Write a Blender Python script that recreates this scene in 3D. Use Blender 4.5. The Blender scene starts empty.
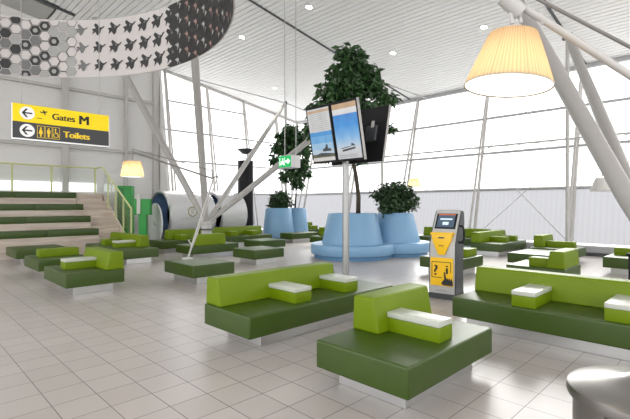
import bpy, bmesh, math, random
from mathutils import Vector, Matrix
random.seed(7)
scn = bpy.context.scene
COL = scn.collection
PI = math.pi
S2 = math.sqrt(2)
R = math.radians

# world axes follow the floor tiles; the camera stands at the origin and looks along (1,1)
def LD(L, D, z=0.0):            # lateral / forward distance from the viewpoint -> world
    return Vector(((L + D) / S2, (D - L) / S2, z))
CEIL = lambda u: 9.55 - 0.168 * u          # sloping underside of the roof
UW = lambda z: 16.1 + 0.23 * z             # leaning glass facade on the right
VW = lambda z: 18.15 + 0.15 * z             # leaning glass facade on the left

# ------------------------------------------------------------------ materials
def mat(name, color, rough=0.5, metal=0.0, var=0.06, scale=6.0, bump=0.0, bscale=60.0, spec=0.5, coat=0.0):
    m = bpy.data.materials.new(name); m.use_nodes = True
    nt = m.node_tree; b = nt.nodes['Principled BSDF']
    b.inputs['Roughness'].default_value = rough; b.inputs['Metallic'].default_value = metal
    b.inputs['Specular IOR Level'].default_value = spec
    b.inputs['Coat Weight'].default_value = coat
    tc = nt.nodes.new('ShaderNodeTexCoord')
    n = nt.nodes.new('ShaderNodeTexNoise'); n.inputs['Scale'].default_value = scale; n.inputs['Detail'].default_value = 4
    nt.links.new(tc.outputs['Object'], n.inputs['Vector'])
    r = nt.nodes.new('ShaderNodeMix'); r.data_type = 'RGBA'
    c = Vector(color)
    r.inputs['A'].default_value = (*[max(0, x * (1 - var)) for x in c], 1)
    r.inputs['B'].default_value = (*[min(1, x * (1 + var)) for x in c], 1)
    nt.links.new(n.outputs['Fac'], r.inputs['Factor']); nt.links.new(r.outputs['Result'], b.inputs['Base Color'])
    if bump:
        n2 = nt.nodes.new('ShaderNodeTexNoise'); n2.inputs['Scale'].default_value = bscale
        nt.links.new(tc.outputs['Object'], n2.inputs['Vector'])
        bp = nt.nodes.new('ShaderNodeBump'); bp.inputs['Strength'].default_value = bump; bp.inputs['Distance'].default_value = 0.01
        nt.links.new(n2.outputs['Fac'], bp.inputs['Height']); nt.links.new(bp.outputs['Normal'], b.inputs['Normal'])
    return m
def emis(name, color, strength):
    m = bpy.data.materials.new(name); m.use_nodes = True
    b = m.node_tree.nodes['Principled BSDF']
    b.inputs['Base Color'].default_value = (*color, 1)
    b.inputs['Emission Color'].default_value = (*color, 1); b.inputs['Emission Strength'].default_value = strength
    return m

M = {}
M['green'] = mat('dark_green_leather', (0.034, 0.068, 0.003), 0.40, var=0.10, scale=3, bump=0.10, bscale=14, spec=0.5)
M['lime'] = mat('lime_leather', (0.142, 0.215, 0.001), 0.46, var=0.07, scale=3, bump=0.10, bscale=12, spec=0.25)
M['white_pad'] = mat('white_laminate', (0.50, 0.52, 0.46), 0.35)
M['plinth'] = mat('brushed_plinth', (0.62, 0.62, 0.62), 0.28, metal=0.9, var=0.05)
M['steel'] = mat('brushed_steel', (0.30, 0.29, 0.275), 0.30, metal=0.95, var=0.05)
M['dark_steel'] = mat('dark_steel', (0.12, 0.12, 0.12), 0.4, metal=0.5)
M['white_metal'] = mat('white_painted_steel', (0.50, 0.485, 0.47), 0.4)
M['grey_metal'] = mat('grey_painted_steel', (0.42, 0.42, 0.43), 0.4)
M['black'] = mat('black_plastic', (0.010, 0.010, 0.012), 0.55, spec=0.25)
M['strut'] = mat('grey_white_strut_paint', (0.40, 0.385, 0.37), 0.4)
M['arm'] = mat('satin_arm_metal', (0.22, 0.21, 0.20), 0.4, metal=.3)
M['char'] = mat('charcoal_plastic', (0.05, 0.055, 0.06), 0.45)
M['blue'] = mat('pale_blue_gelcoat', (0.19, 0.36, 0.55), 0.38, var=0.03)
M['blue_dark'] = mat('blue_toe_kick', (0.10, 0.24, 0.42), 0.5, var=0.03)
M['bark'] = mat('bark', (0.06, 0.05, 0.035), 0.9, var=0.3, scale=20, bump=0.5)
M['leaf'] = mat('dark_leaf', (0.030, 0.082, 0.022), 0.42, var=0.8, scale=2.5)
M['leaf2'] = mat('bush_leaf', (0.024, 0.060, 0.018), 0.45, var=0.5, scale=4)
M['soil'] = mat('soil', (0.03, 0.022, 0.015), 0.95, var=0.3, bump=0.5)
M['rail'] = mat('pale_green_steel', (0.55, 0.58, 0.26), 0.4)
M['grn_panel'] = mat('bright_green_panel', (0.01, 0.27, 0.035), 0.4)
M['grn_panel2'] = mat('deep_green_panel', (0.008, 0.16, 0.025), 0.4)
M['white_gloss'] = mat('white_gloss', (0.62, 0.62, 0.63), 0.22, var=0.02)
M['lining'] = mat('blue_lining', (0.17, 0.28, 0.50), 0.5)
M['sign_yellow'] = emis('sign_yellow', (.90, 0.66, 0.0), 0.16)
M['sign_dark'] = mat('sign_charcoal', (0.045, 0.046, 0.052), 0.4)
M['sign_white'] = emis('sign_white', (.9, .9, .9), 0.1)
M['ink'] = mat('black_ink', (0.012, 0.012, 0.012), 0.5)
M['ink_y'] = emis('yellow_ink', (.85, 0.58, 0.02), 0.12)
M['yellow'] = mat('kiosk_yellow', (0.85, 0.50, 0.01), 0.35, var=0.03)
M['exit_green'] = emis('exit_green', (0.0, 0.35, 0.08), 0.4)
M['exit_white'] = emis('exit_white', (0.9, 1.0, 0.92), 0.9)
M['hexgrey'] = mat('print_grey', (0.16, 0.16, 0.16), 0.6)
M['hexpale'] = mat('print_pale_grey', (0.36, 0.36, 0.35), 0.6)
M['banner'] = mat('banner_cloth', (0.60, 0.565, 0.55), 0.7, var=0.05)
M['pinkish'] = mat('print_rust', (0.30, 0.19, 0.17), 0.6)
M['shade_grey'] = mat('unlit_shade', (0.62, 0.60, 0.58), 0.6)
M['bulb'] = emis('glowing_bulb', (1.0, 0.90, 0.74), 3.0)
M['spot'] = emis('downlight_lens', (1, 0.98, 0.94), 14.0)
M['kiosk_white'] = mat('kiosk_pale_grey', (0.46, 0.46, 0.45), 0.35)
M['ceil_dark'] = mat('dark_joint_metal', (0.06, 0.065, 0.07), 0.6)  # plain dark metal of the ceiling joints and heater foot strip
M['soffit'] = mat('grey_soffit', (0.46, 0.46, 0.44), 0.6)
M['ground'] = mat('concrete_apron', (0.45, 0.45, 0.45), 0.9)

def floor_mat():
    m = bpy.data.materials.new('floor_tiles'); m.use_nodes = True
    nt = m.node_tree; b = nt.nodes['Principled BSDF']
    tc = nt.nodes.new('ShaderNodeTexCoord'); mp = nt.nodes.new('ShaderNodeMapping')
    mp.inputs['Location'].default_value = (-0.273, -0.240, 0)
    nt.links.new(tc.outputs['Object'], mp.inputs['Vector'])
    br = nt.nodes.new('ShaderNodeTexBrick'); br.offset = 0; br.squash = 1
    br.inputs['Scale'].default_value = 1; br.inputs['Brick Width'].default_value = 0.332; br.inputs['Row Height'].default_value = 0.332
    br.inputs['Mortar Size'].default_value = 0.0040; br.inputs['Mortar Smooth'].default_value = 0.2
    br.inputs['Color1'].default_value = (0.43, 0.395, 0.37, 1); br.inputs['Color2'].default_value = (0.47, 0.435, 0.41, 1)
    br.inputs['Mortar'].default_value = (0.12, 0.105, 0.095, 1)
    nt.links.new(mp.outputs['Vector'], br.inputs['Vector'])
    n = nt.nodes.new('ShaderNodeTexNoise'); n.inputs['Scale'].default_value = 0.9; n.inputs['Detail'].default_value = 2
    nt.links.new(tc.outputs['Object'], n.inputs['Vector'])
    mx = nt.nodes.new('ShaderNodeMix'); mx.data_type = 'RGBA'; mx.blend_type = 'MULTIPLY'; mx.inputs['Factor'].default_value = 0.07
    nt.links.new(br.outputs['Color'], mx.inputs['A']); nt.links.new(n.outputs['Fac'], mx.inputs['B'])
    nt.links.new(mx.outputs['Result'], b.inputs['Base Color'])
    mr = nt.nodes.new('ShaderNodeMapRange'); mr.inputs['To Min'].default_value = 0.27; mr.inputs['To Max'].default_value = 0.33
    nt.links.new(n.outputs['Fac'], mr.inputs['Value']); nt.links.new(mr.outputs['Result'], b.inputs['Roughness'])
    bp = nt.nodes.new('ShaderNodeBump'); bp.inputs['Strength'].default_value = 0.25; bp.inputs['Distance'].default_value = 0.002; bp.invert = True
    nt.links.new(br.outputs['Fac'], bp.inputs['Height']); nt.links.new(bp.outputs['Normal'], b.inputs['Normal'])
    b.inputs['Specular IOR Level'].default_value = 0.6
    return m
def wood_mat():
    m = bpy.data.materials.new('pale_plywood'); m.use_nodes = True
    nt = m.node_tree; b = nt.nodes['Principled BSDF']; b.inputs['Roughness'].default_value = 0.55
    tc = nt.nodes.new('ShaderNodeTexCoord'); mp = nt.nodes.new('ShaderNodeMapping'); mp.inputs['Scale'].default_value = (0.35, 5, 5)
    nt.links.new(tc.outputs['Object'], mp.inputs['Vector'])
    n = nt.nodes.new('ShaderNodeTexNoise'); n.inputs['Scale'].default_value = 2.2; n.inputs['Detail'].default_value = 6; n.inputs['Distortion'].default_value = 0.8
    nt.links.new(mp.outputs['Vector'], n.inputs['Vector'])
    cr = nt.nodes.new('ShaderNodeValToRGB'); cr.color_ramp.elements[0].position = 0.35; cr.color_ramp.elements[1].position = 0.7
    cr.color_ramp.elements[0].color = (0.46, 0.38, 0.32, 1); cr.color_ramp.elements[1].color = (0.64, 0.56, 0.49, 1)
    nt.links.new(n.outputs['Fac'], cr.inputs['Fac'])
    v = nt.nodes.new('ShaderNodeTexVoronoi'); v.inputs['Scale'].default_value = 1.1
    nt.links.new(tc.outputs['Object'], v.inputs['Vector'])
    ck = nt.nodes.new('ShaderNodeValToRGB'); ck.color_ramp.elements[0].position = 0.035; ck.color_ramp.elements[1].position = 0.07
    ck.color_ramp.elements[0].color = (0.40, 0.24, 0.16, 1); ck.color_ramp.elements[1].color = (1, 1, 1, 1)
    nt.links.new(v.outputs['Distance'], ck.inputs['Fac'])
    mx = nt.nodes.new('ShaderNodeMix'); mx.data_type = 'RGBA'; mx.blend_type = 'MULTIPLY'; mx.inputs['Factor'].default_value = 1
    nt.links.new(cr.outputs['Color'], mx.inputs['A']); nt.links.new(ck.outputs['Color'], mx.inputs['B'])
    nt.links.new(mx.outputs['Result'], b.inputs['Base Color'])
    return m
def glass_mat(tint=(1, 1, 1), refl=0.08):
    m = bpy.data.materials.new('clear_glass'); m.use_nodes = True
    nt = m.node_tree; nt.nodes.remove(nt.nodes['Principled BSDF']); out = nt.nodes['Material Output']
    t = nt.nodes.new('ShaderNodeBsdfTransparent'); t.inputs['Color'].default_value = (*tint, 1)
    g = nt.nodes.new('ShaderNodeBsdfGlossy'); g.inputs['Roughness'].default_value = 0.03
    f = nt.nodes.new('ShaderNodeLayerWeight'); f.inputs['Blend'].default_value = 0.12
    ml = nt.nodes.new('ShaderNodeMath'); ml.operation = 'MULTIPLY'; ml.inputs[1].default_value = 0.35
    nt.links.new(f.outputs['Fresnel'], ml.inputs[0])
    mx = nt.nodes.new('ShaderNodeMixShader'); nt.links.new(ml.outputs[0], mx.inputs[0])
    nt.links.new(t.outputs[0], mx.inputs[1]); nt.links.new(g.outputs[0], mx.inputs[2]); nt.links.new(mx.outputs[0], out.inputs[0])
    return m
def frosted_mat(axis):
    m = bpy.data.materials.new('ribbed_frosted_glass'); m.use_nodes = True
    nt = m.node_tree; nt.nodes.remove(nt.nodes['Principled BSDF']); out = nt.nodes['Material Output']
    tc = nt.nodes.new('ShaderNodeTexCoord')
    w = nt.nodes.new('ShaderNodeTexWave'); w.bands_direction = axis; w.inputs['Scale'].default_value = 1.9; w.inputs['Distortion'].default_value = 0
    mp = nt.nodes.new('ShaderNodeMapping'); mp.inputs['Scale'].default_value = (1, 1, 1)
    nt.links.new(tc.outputs['Object'], mp.inputs['Vector']); nt.links.new(mp.outputs['Vector'], w.inputs['Vector'])
    cr = nt.nodes.new('ShaderNodeValToRGB')
    cr.color_ramp.elements[0].color = (0.155, 0.158, 0.172, 1); cr.color_ramp.elements[1].color = (0.168, 0.171, 0.185, 1)
    nt.links.new(w.outputs['Color'], cr.inputs['Fac'])
    tr = nt.nodes.new('ShaderNodeBsdfTranslucent'); df = nt.nodes.new('ShaderNodeBsdfDiffuse'); tp = nt.nodes.new('ShaderNodeBsdfTransparent')
    nt.links.new(cr.outputs['Color'], tr.inputs['Color']); nt.links.new(cr.outputs['Color'], df.inputs['Color'])
    a = nt.nodes.new('ShaderNodeMixShader'); a.inputs[0].default_value = 0.25
    nt.links.new(tr.outputs[0], a.inputs[1]); nt.links.new(df.outputs[0], a.inputs[2])
    b = nt.nodes.new('ShaderNodeMixShader'); b.inputs[0].default_value = 0.12
    nt.links.new(a.outputs[0], b.inputs[1]); nt.links.new(tp.outputs[0], b.inputs[2]); nt.links.new(b.outputs[0], out.inputs[0])
    return m
def shade_mat():
    m = bpy.data.materials.new('pleated_lampshade'); m.use_nodes = True
    nt = m.node_tree; nt.nodes.remove(nt.nodes['Principled BSDF']); out = nt.nodes['Material Output']
    tr = nt.nodes.new('ShaderNodeBsdfTranslucent'); df = nt.nodes.new('ShaderNodeBsdfDiffuse')
    tr.inputs['Color'].default_value = (0.95, 0.62, 0.30, 1); df.inputs['Color'].default_value = (0.80, 0.62, 0.40, 1)
    tc = nt.nodes.new('ShaderNodeTexCoord'); sp = nt.nodes.new('ShaderNodeSeparateXYZ'); nt.links.new(tc.outputs['Object'], sp.inputs[0])
    at = nt.nodes.new('ShaderNodeMath'); at.operation = 'ARCTAN2'; nt.links.new(sp.outputs['Y'], at.inputs[0]); nt.links.new(sp.outputs['X'], at.inputs[1])
    def pleat(freq, lo, hi, pw):
        m1 = nt.nodes.new('ShaderNodeMath'); m1.operation = 'MULTIPLY'; m1.inputs[1].default_value = freq; nt.links.new(at.outputs[0], m1.inputs[0])
        m2 = nt.nodes.new('ShaderNodeMath'); m2.operation = 'COSINE'; nt.links.new(m1.outputs[0], m2.inputs[0])
        m3 = nt.nodes.new('ShaderNodeMapRange'); m3.inputs['From Min'].default_value = pw; m3.inputs['To Min'].default_value = hi; m3.inputs['To Max'].default_value = lo
        nt.links.new(m2.outputs[0], m3.inputs['Value']); return m3.outputs[0]
    mm = nt.nodes.new('ShaderNodeMath'); mm.operation = 'MULTIPLY'; nt.links.new(pleat(70, .80, 1, -1), mm.inputs[0]); nt.links.new(pleat(8, .72, 1, .995), mm.inputs[1])
    for sh, c in ((tr, (0.66, 0.50, 0.32, 1)), (df, (0.46, 0.36, 0.25, 1))):
        mc = nt.nodes.new('ShaderNodeMix'); mc.data_type = 'RGBA'; mc.inputs['A'].default_value = (0, 0, 0, 1); mc.inputs['B'].default_value = c
        nt.links.new(mm.outputs[0], mc.inputs['Factor']); nt.links.new(mc.outputs['Result'], sh.inputs['Color'])
    a = nt.nodes.new('ShaderNodeMixShader'); a.inputs[0].default_value = 0.35
    nt.links.new(tr.outputs[0], a.inputs[1]); nt.links.new(df.outputs[0], a.inputs[2]); nt.links.new(a.outputs[0], out.inputs[0])
    return m
def wall_mat():
    m = mat('corrugated_cladding', (0.72, 0.71, 0.70), 0.55, var=0.02)
    nt = m.node_tree; b = nt.nodes['Principled BSDF']
    tc = nt.nodes.new('ShaderNodeTexCoord'); w = nt.nodes.new('ShaderNodeTexWave'); w.bands_direction = 'Z'; w.inputs['Scale'].default_value = 3.0
    nt.links.new(tc.outputs['Object'], w.inputs['Vector'])
    bp = nt.nodes.new('ShaderNodeBump'); bp.inputs['Strength'].default_value = 0.25; bp.inputs['Distance'].default_value = 0.01
    nt.links.new(w.outputs['Fac'], bp.inputs['Height']); nt.links.new(bp.outputs['Normal'], b.inputs['Normal'])
    return m
def screen_mat(name, kind):
    # picture shown on the monitor: coloured header, table, sky and a horizon, in the panel's own coordinates
    m = bpy.data.materials.new(name); m.use_nodes = True
    nt = m.node_tree; b = nt.nodes['Principled BSDF']; b.inputs['Roughness'].default_value = 0.25
    b.inputs['Base Color'].default_value = (0.02, 0.02, 0.02, 1)
    uv = nt.nodes.new('ShaderNodeUVMap'); sp = nt.nodes.new('ShaderNodeSeparateXYZ'); nt.links.new(uv.outputs['UV'], sp.inputs[0])
    cr = nt.nodes.new('ShaderNodeValToRGB'); cr.color_ramp.interpolation = 'CONSTANT' if kind == 1 else 'LINEAR'
    if kind == 1:
        st = [(0, (.75, .72, .68)), (.07, (.12, .13, .08)), (.13, (.55, .68, .80)), (.22, (.38, .62, .85)), (.34, (.16, .46, .82)), (.48, (.06, .34, .76)), (.56, (.70, .70, .70)), (.92, (.62, .42, .28)), (.97, (.7, .7, .7))]
    else:
        st = [(0, (.66, .66, .68)), (.17, (.70, .72, .75)), (.24, (.55, .70, .86)), (.40, (.22, .52, .88)), (.6, (.03, .33, .82)), (.80, (.02, .25, .72)), (.81, (.80, .80, .80)), (.90, (.85, .85, .85)), (.91, (.62, .40, .22)), (.99, (.62, .40, .22))]
    e = cr.color_ramp.elements
    e[0].position, e[0].color = st[0][0], (*st[0][1], 1); e[1].position, e[1].color = st[-1][0], (*st[-1][1], 1)
    for p, c in st[1:-1]:
        x = e.new(p); x.color = (*c, 1)
    nt.links.new(sp.outputs['Y'], cr.inputs['Fac'])
    n = nt.nodes.new('ShaderNodeTexNoise'); n.inputs['Scale'].default_value = 4; nt.links.new(uv.outputs['UV'], n.inputs['Vector'])
    mx = nt.nodes.new('ShaderNodeMix'); mx.data_type = 'RGBA'; mx.blend_type = 'SOFT_LIGHT'; mx.inputs['Factor'].default_value = 0.5
    nt.links.new(cr.outputs['Color'], mx.inputs['A']); nt.links.new(n.outputs['Fac'], mx.inputs['B'])
    nt.links.new(mx.outputs['Result'], b.inputs['Emission Color']); b.inputs['Emission Strength'].default_value = 0.48
    return m
M['floor'] = floor_mat(); M['wood'] = wood_mat(); M['glass'] = glass_mat(); M['rail_glass'] = glass_mat((0.97, 0.985, 0.975))
M['frost'] = frosted_mat('Y'); M['frost2'] = frosted_mat('X'); M['shade'] = shade_mat(); M['wall'] = wall_mat()
M['scr1'] = screen_mat('display_timetable', 1); M['scr2'] = screen_mat('display_sky', 2)
M['slat'] = mat('white_ceiling_slats', (0.88, 0.88, 0.88), 0.5, var=0.02)

# ------------------------------------------------------------------ mesh helpers
def link(name, bm, m, parent=None, smooth=False):
    me = bpy.data.meshes.new(name); bm.normal_update(); bm.to_mesh(me); bm.free()
    if m is not None: me.materials.append(m)
    if smooth:
        for p in me.polygons: p.use_smooth = True
    o = bpy.data.objects.new(name, me); COL.objects.link(o)
    if parent is not None: o.parent = parent
    return o
def autosmooth(o, ang=35):
    for p in o.data.polygons: p.use_smooth = True
    o.data.set_sharp_from_angle(angle=R(ang))
    return o
def box(bm, x0, x1, y0, y1, z0, z1, bevel=0.0, seg=2):
    g = bmesh.ops.create_cube(bm, size=1)
    vs = g['verts']
    for v in vs:
        v.co = Vector(((x0 + x1) / 2 + v.co.x * (x1 - x0), (y0 + y1) / 2 + v.co.y * (y1 - y0), (z0 + z1) / 2 + v.co.z * (z1 - z0)))
    if bevel:
        es = list({e for v in vs for e in v.link_edges})
        bmesh.ops.bevel(bm, geom=es, offset=bevel, segments=seg, affect='EDGES', profile=0.6)
def prism(bm, pts, axis, a, b, bevel=0.0, seg=2):
    """extrude a closed 2-D outline; axis 'x': pts are (y,z); 'y': pts are (x,z); 'z': pts are (x,y)"""
    def P(p, t):
        return {'x': Vector((t, p[0], p[1])), 'y': Vector((p[0], t, p[1])), 'z': Vector((p[0], p[1], t))}[axis]
    A = [bm.verts.new(P(p, a)) for p in pts]; B = [bm.verts.new(P(p, b)) for p in pts]
    fs = [bm.faces.new(A), bm.faces.new(B[::-1])]
    n = len(pts)
    for i in range(n):
        fs.append(bm.faces.new((A[i], B[i], B[(i + 1) % n], A[(i + 1) % n])))
    bmesh.ops.recalc_face_normals(bm, faces=fs)
    if bevel:
        es = list({e for v in A + B for e in v.link_edges})
        bmesh.ops.bevel(bm, geom=es, offset=bevel, segments=seg, affect='EDGES', profile=0.6)
def tube(bm, pts, rad, n=12, cap=True):
    pts = [Vector(p) for p in pts]
    rs = rad if isinstance(rad, (list, tuple)) else [rad] * len(pts)
    rings = []; prev = None
    for i, p in enumerate(pts):
        d = (pts[min(i + 1, len(pts) - 1)] - pts[max(i - 1, 0)]).normalized()
        if prev is None:
            a = d.cross(Vector((0, 0, 1)))
            if a.length < 1e-3: a = d.cross(Vector((1, 0, 0)))
            a.normalize()
        else:
            a = (prev - d * prev.dot(d)).normalized()
        prev = a; b = d.cross(a)
        rings.append([bm.verts.new(p + (a * math.cos(2 * PI * k / n) + b * math.sin(2 * PI * k / n)) * rs[i]) for k in range(n)])
    for i in range(len(rings) - 1):
        for k in range(n):
            bm.faces.new((rings[i][k], rings[i][(k + 1) % n], rings[i + 1][(k + 1) % n], rings[i + 1][k]))
    if cap:
        bm.faces.new(rings[0][::-1]); bm.faces.new(rings[-1])
def lathe(bm, prof, cx=0, cy=0, n=48, close=False):
    """prof: list of (r, z)"""
    rings = []
    for r, z in prof:
        if r < 1e-5: rings.append([bm.verts.new((cx, cy, z))])
        else: rings.append([bm.verts.new((cx + r * math.cos(2 * PI * k / n), cy + r * math.sin(2 * PI * k / n), z)) for k in range(n)])
    fs = []
    for A, B in zip(rings, rings[1:]):
        for k in range(n):
            q = (k + 1) % n
            if len(A) == 1 and len(B) == 1: continue
            if len(A) == 1: fs.append(bm.faces.new((A[0], B[k], B[q])))
            elif len(B) == 1: fs.append(bm.faces.new((A[k], A[q], B[0])))
            else: fs.append(bm.faces.new((A[k], A[q], B[q], B[k])))
    bmesh.ops.recalc_face_normals(bm, faces=fs)
NB = bmesh.new
def thing(name, label, cat, loc=(0, 0, 0), rz=0.0, group=None):
    o = bpy.data.objects.new(name, None); COL.objects.link(o); o.empty_display_size = 0.2
    o.location = loc; o.rotation_euler = (0, 0, rz); o['label'] = label; o['category'] = cat
    if group: o['group'] = group
    return o
def tag(o, label, cat, group=None):
    o['label'] = label; o['category'] = cat
    if group: o['group'] = group
    return o
def struct(name, bm, m, parent=None, **k):
    o = link(name, bm, m, parent, **k)
    if parent is None: o['kind'] = 'structure'
    return o
def text(name, s, size, m, parent, Mx, extrude=0.002, offset=0.0, align='LEFT', sx=1.0, bold=0.0):
    c = bpy.data.curves.new(name, 'FONT'); c.body = s; c.size = size; c.extrude = extrude; c.offset = offset; c.align_x = align
    t = bpy.data.objects.new(name, c); COL.objects.link(t)
    bpy.context.view_layer.update()
    me = bpy.data.meshes.new_from_object(t.evaluated_get(bpy.context.evaluated_depsgraph_get()))
    if bold:
        bb = NB(); bb.from_mesh(me); g0 = bb.verts[:] + bb.edges[:] + bb.faces[:]
        for k in range(1, 4):
            d_ = bmesh.ops.duplicate(bb, geom=g0); bmesh.ops.translate(bb, verts=[x for x in d_['geom'] if isinstance(x, bmesh.types.BMVert)], vec=(bold * k / 3, 0, -.0001 * k))
        bb.to_mesh(me); bb.free()
    bpy.data.objects.remove(t); me.materials.clear(); me.materials.append(m)
    o = bpy.data.objects.new(name, me); COL.objects.link(o); o.parent = parent
    o.matrix_local = Mx @ Matrix.Diagonal((sx, 1, 1, 1))
    return o

# ------------------------------------------------------------------ room shell
bm = NB(); box(bm, -12, 16.1, -14, 19.4, -0.2, 0); struct('floor', bm, M['floor'])
bm = NB(); box(bm, -80, 90, -80, 90, -0.4, -0.25); o = struct('ground', bm, M['ground'])

# ceiling: slats running along v, following the roof slope, with dark joints every 7.2 m
bm = NB()
pitch, wd = 0.19, 0.160
k = 0
u = -9.0
joints = [-10.4, -3.2, 4.0, 11.2, 18.4]
while u < 17.6:
    z0, z1 = CEIL(u), CEIL(u + wd)
    vs = [(-12, 4.0 - .04), (4.04, 11.16), (11.24, VW(z0) - .02)] if u > 4.4 else [(-12, 3.96), (4.04, 11.16), (11.24, 17.55)]
    for a, b in vs:
        P = [(u, z0), (u + wd, z1), (u + wd, z1 + .05), (u, z0 + .05)]
        prism(bm, P, 'y', a, b)
    u += pitch
ceil = struct('ceiling', bm, M['slat'])
bm = NB()
prism(bm, [(-9.2, CEIL(-9.2) + .09), (17.66, CEIL(17.66) + .09), (17.66, CEIL(17.66) + .5), (-9.2, CEIL(-9.2) + .5)], 'y', -12.2, 19.6)
o = struct('ceiling_backing', bm, mat('ceiling_backing_metal', (0.22, 0.22, 0.22), 0.7), ceil)
bm = NB()
prism(bm, [(-9, CEIL(-9) - .02), (4.4, CEIL(4.4) - .02), (4.4, CEIL(4.4) + .08), (-9, CEIL(-9) + .08)], 'y', 17.95, 19.4)
struct('soffit_panel', bm, M['soffit'], ceil)
bm = NB()
prism(bm, [(-9, CEIL(-9) - .05), (5.0, CEIL(5.0) - .05), (5.0, CEIL(5) + .08), (-9, CEIL(-9) + .08)], 'y', 17.62, 17.78)
struct('edge_joint', bm, M['ceil_dark'], ceil)
for jn, jv in enumerate((4.0, 11.2)):
    bm = NB(); prism(bm, [(-9, CEIL(-9) - .03), (17.6, CEIL(17.6) - .03), (17.6, CEIL(17.6) + .06), (-9, CEIL(-9) + .06)], 'y', jv - .035, jv + .035)
    struct('ceiling_joint', bm, M['ceil_dark'], ceil)

# solid wall on the left
bm = NB(); prism(bm, [(-9, 0), (9.1, 0), (9.1, CEIL(9.1)), (-9, CEIL(-9))], 'y', 19.4, 19.6)
wl = struct('wall_left', bm, M['wall'])
bm = NB(); box(bm, -6, 6.3, 19.34, 19.40, 2.16, 2.50)
o = struct('window_1', bm, emis('daylit_low_window', (0.95, 0.97, 1.0), 0.9)); 
# return wall between solid wall and the leaning glass
bm = NB(); prism(bm, [(18.0, 0), (19.5, 0), (19.5, CEIL(9.1)), (19.3, CEIL(9.1))], 'x', 9.0, 9.12)
struct('wall_return', bm, M['wall'])
# columns and transoms on the solid wall
n_trim = [0]
def trim(bm, m, **k):
    n_trim[0] += 1
    return struct('trim_%d' % n_trim[0], bm, m, **k)
for cu in (-3.0, 1.3, 5.1, 7.5, 8.85):
    bm = NB(); w = 0.22 if cu in (5.1, 8.85) else 0.10
    box(bm, cu - w / 2, cu + w / 2, 19.16, 19.4, 0, CEIL(cu)); trim(bm, M['white_metal'])
for cz in (3.95, 6.3):
    bm = NB(); box(bm, -8, 8.9, 19.26, 19.4, cz - .06, cz + .06); trim(bm, M['white_metal'])

# leaning glass facades -----------------------------------------------------
ROWS = [0.0, 2.2, 3.65, 5.1, 6.53]
VM = [-5.95, -2.6, 0.75, 4.1, 7.45, 10.75, 14.0, 17.3]
nwin = [1]
Rf = lambda v, z: (UW(z), v, z)
Lf = lambda u, z: (u, VW(z), z)
def window(corners_fn, s0, s1, zs):
    """one bay: clear upper panes as the window, ribbed frosted lower pane as its part"""
    nwin[0] += 1
    bm = NB()
    for z0, z1 in zip(zs[1:-1], zs[2:]):
        q = [bm.verts.new(corners_fn(s, z)) for s, z in ((s0, z0), (s1, z0), (s1, z1 if not callable(z1) else z1(s1)), (s0, z1 if not callable(z1) else z1(s0)))]
        bm.faces.new(q)
    w = struct('window_%d' % nwin[0], bm, M['glass'])
    bm = NB(); q = [bm.verts.new(corners_fn(s, z)) for s, z in ((s0, 0.35), (s1, 0.35), (s1, zs[1]), (s0, zs[1]))]; bm.faces.new(q)
    link('frosted_pane', bm, M['frost' if corners_fn is Rf else 'frost2'], w)
Rf = lambda v, z: (UW(z), v, z)
Lf = lambda u, z: (u, VW(z), z)
for a, b in zip(VM, VM[1:]):
    window(Rf, a, b if b < 17 else 18.2, ROWS)
UM = [9.3, 11.5, 13.7, 15.9]
for a, b in zip(UM, UM[1:]):
    window(Lf, a, b, [0.0, 2.2, 3.65, 5.1, lambda s: CEIL(s)])
# mullions + inner chords
def post(p0, p1, r, m=M['white_metal']):
    bm = NB(); tube(bm, [p0, p1], r, 8); return trim(bm, m, smooth=False)
for v in VM[1:]:
    post((UW(0), v, 0), (UW(6.55), v, 6.55), 0.060)
    post((UW(0) - .50, v, 0), (UW(6.55) - .12, v, 6.5), 0.045)
for u in UM:
    zt = CEIL(u)
    post((u, VW(0), 0), (u, VW(zt), zt), 0.060)
    post((u, VW(0) - .35, 0), (u, VW(zt) - .12, zt - .02), 0.040)
post((UW(0), VW(0), 0), (UW(6.5), VW(6.5), 6.5), 0.08)
for z in ROWS[1:]:
    post((UW(z), -6, z), (UW(z), VW(z), z), 0.055 if z < 6 else 0.10, M['grey_metal'] if z < 6 else M['grey_metal'])
    if z < 6: post((9.15, VW(z), z), (UW(z), VW(z), z), 0.045, M['grey_metal'])
bm = NB(); tube(bm, [Lf(9.15, CEIL(9.15) - .04), Lf(17.6, CEIL(17.6) - .04)], .09, 8); trim(bm, M['white_metal'])
post((9.25, VW(6.5), 6.5), (13.8, VW(6.5), 6.5), 0.045, M['grey_metal'])
# horizontal truss behind the right facade (zigzag)
bm = NB(); zt = 3.85
tube(bm, [(UW(zt) - .55, -6, zt), (UW(zt) - .55, 17.5, zt)], .035, 6)
v = -5.9; s = 0
while v < 17:
    tube(bm, [(UW(zt) - .55 * s, v, zt), (UW(zt) - .55 * (1 - s), v + .55, zt)], .018, 5); v += .55; s = 1 - s
trim(bm, M['white_metal'])
# thin cross bracing in one bay of each facade
for z0, z1 in ((0.3, 3.65), (3.65, 6.45)):
    bm = NB()
    tube(bm, [(UW(z0) - .1, 4.1, z0), (UW(z1) - .1, 7.45, z1)], .014, 5); tube(bm, [(UW(z1) - .1, 4.1, z1), (UW(z0) - .1, 7.45, z0)], .014, 5)
    trim(bm, M['white_metal'])
bm = NB(); tube(bm, [(11.5, VW(3.7) - .1, 3.7), (13.7, VW(6.9) - .1, 6.9)], .014, 5); tube(bm, [(13.7, VW(3.7) - .1, 3.7), (11.5, VW(6.9) - .1, 6.9)], .014, 5); trim(bm, M['white_metal'])
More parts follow.
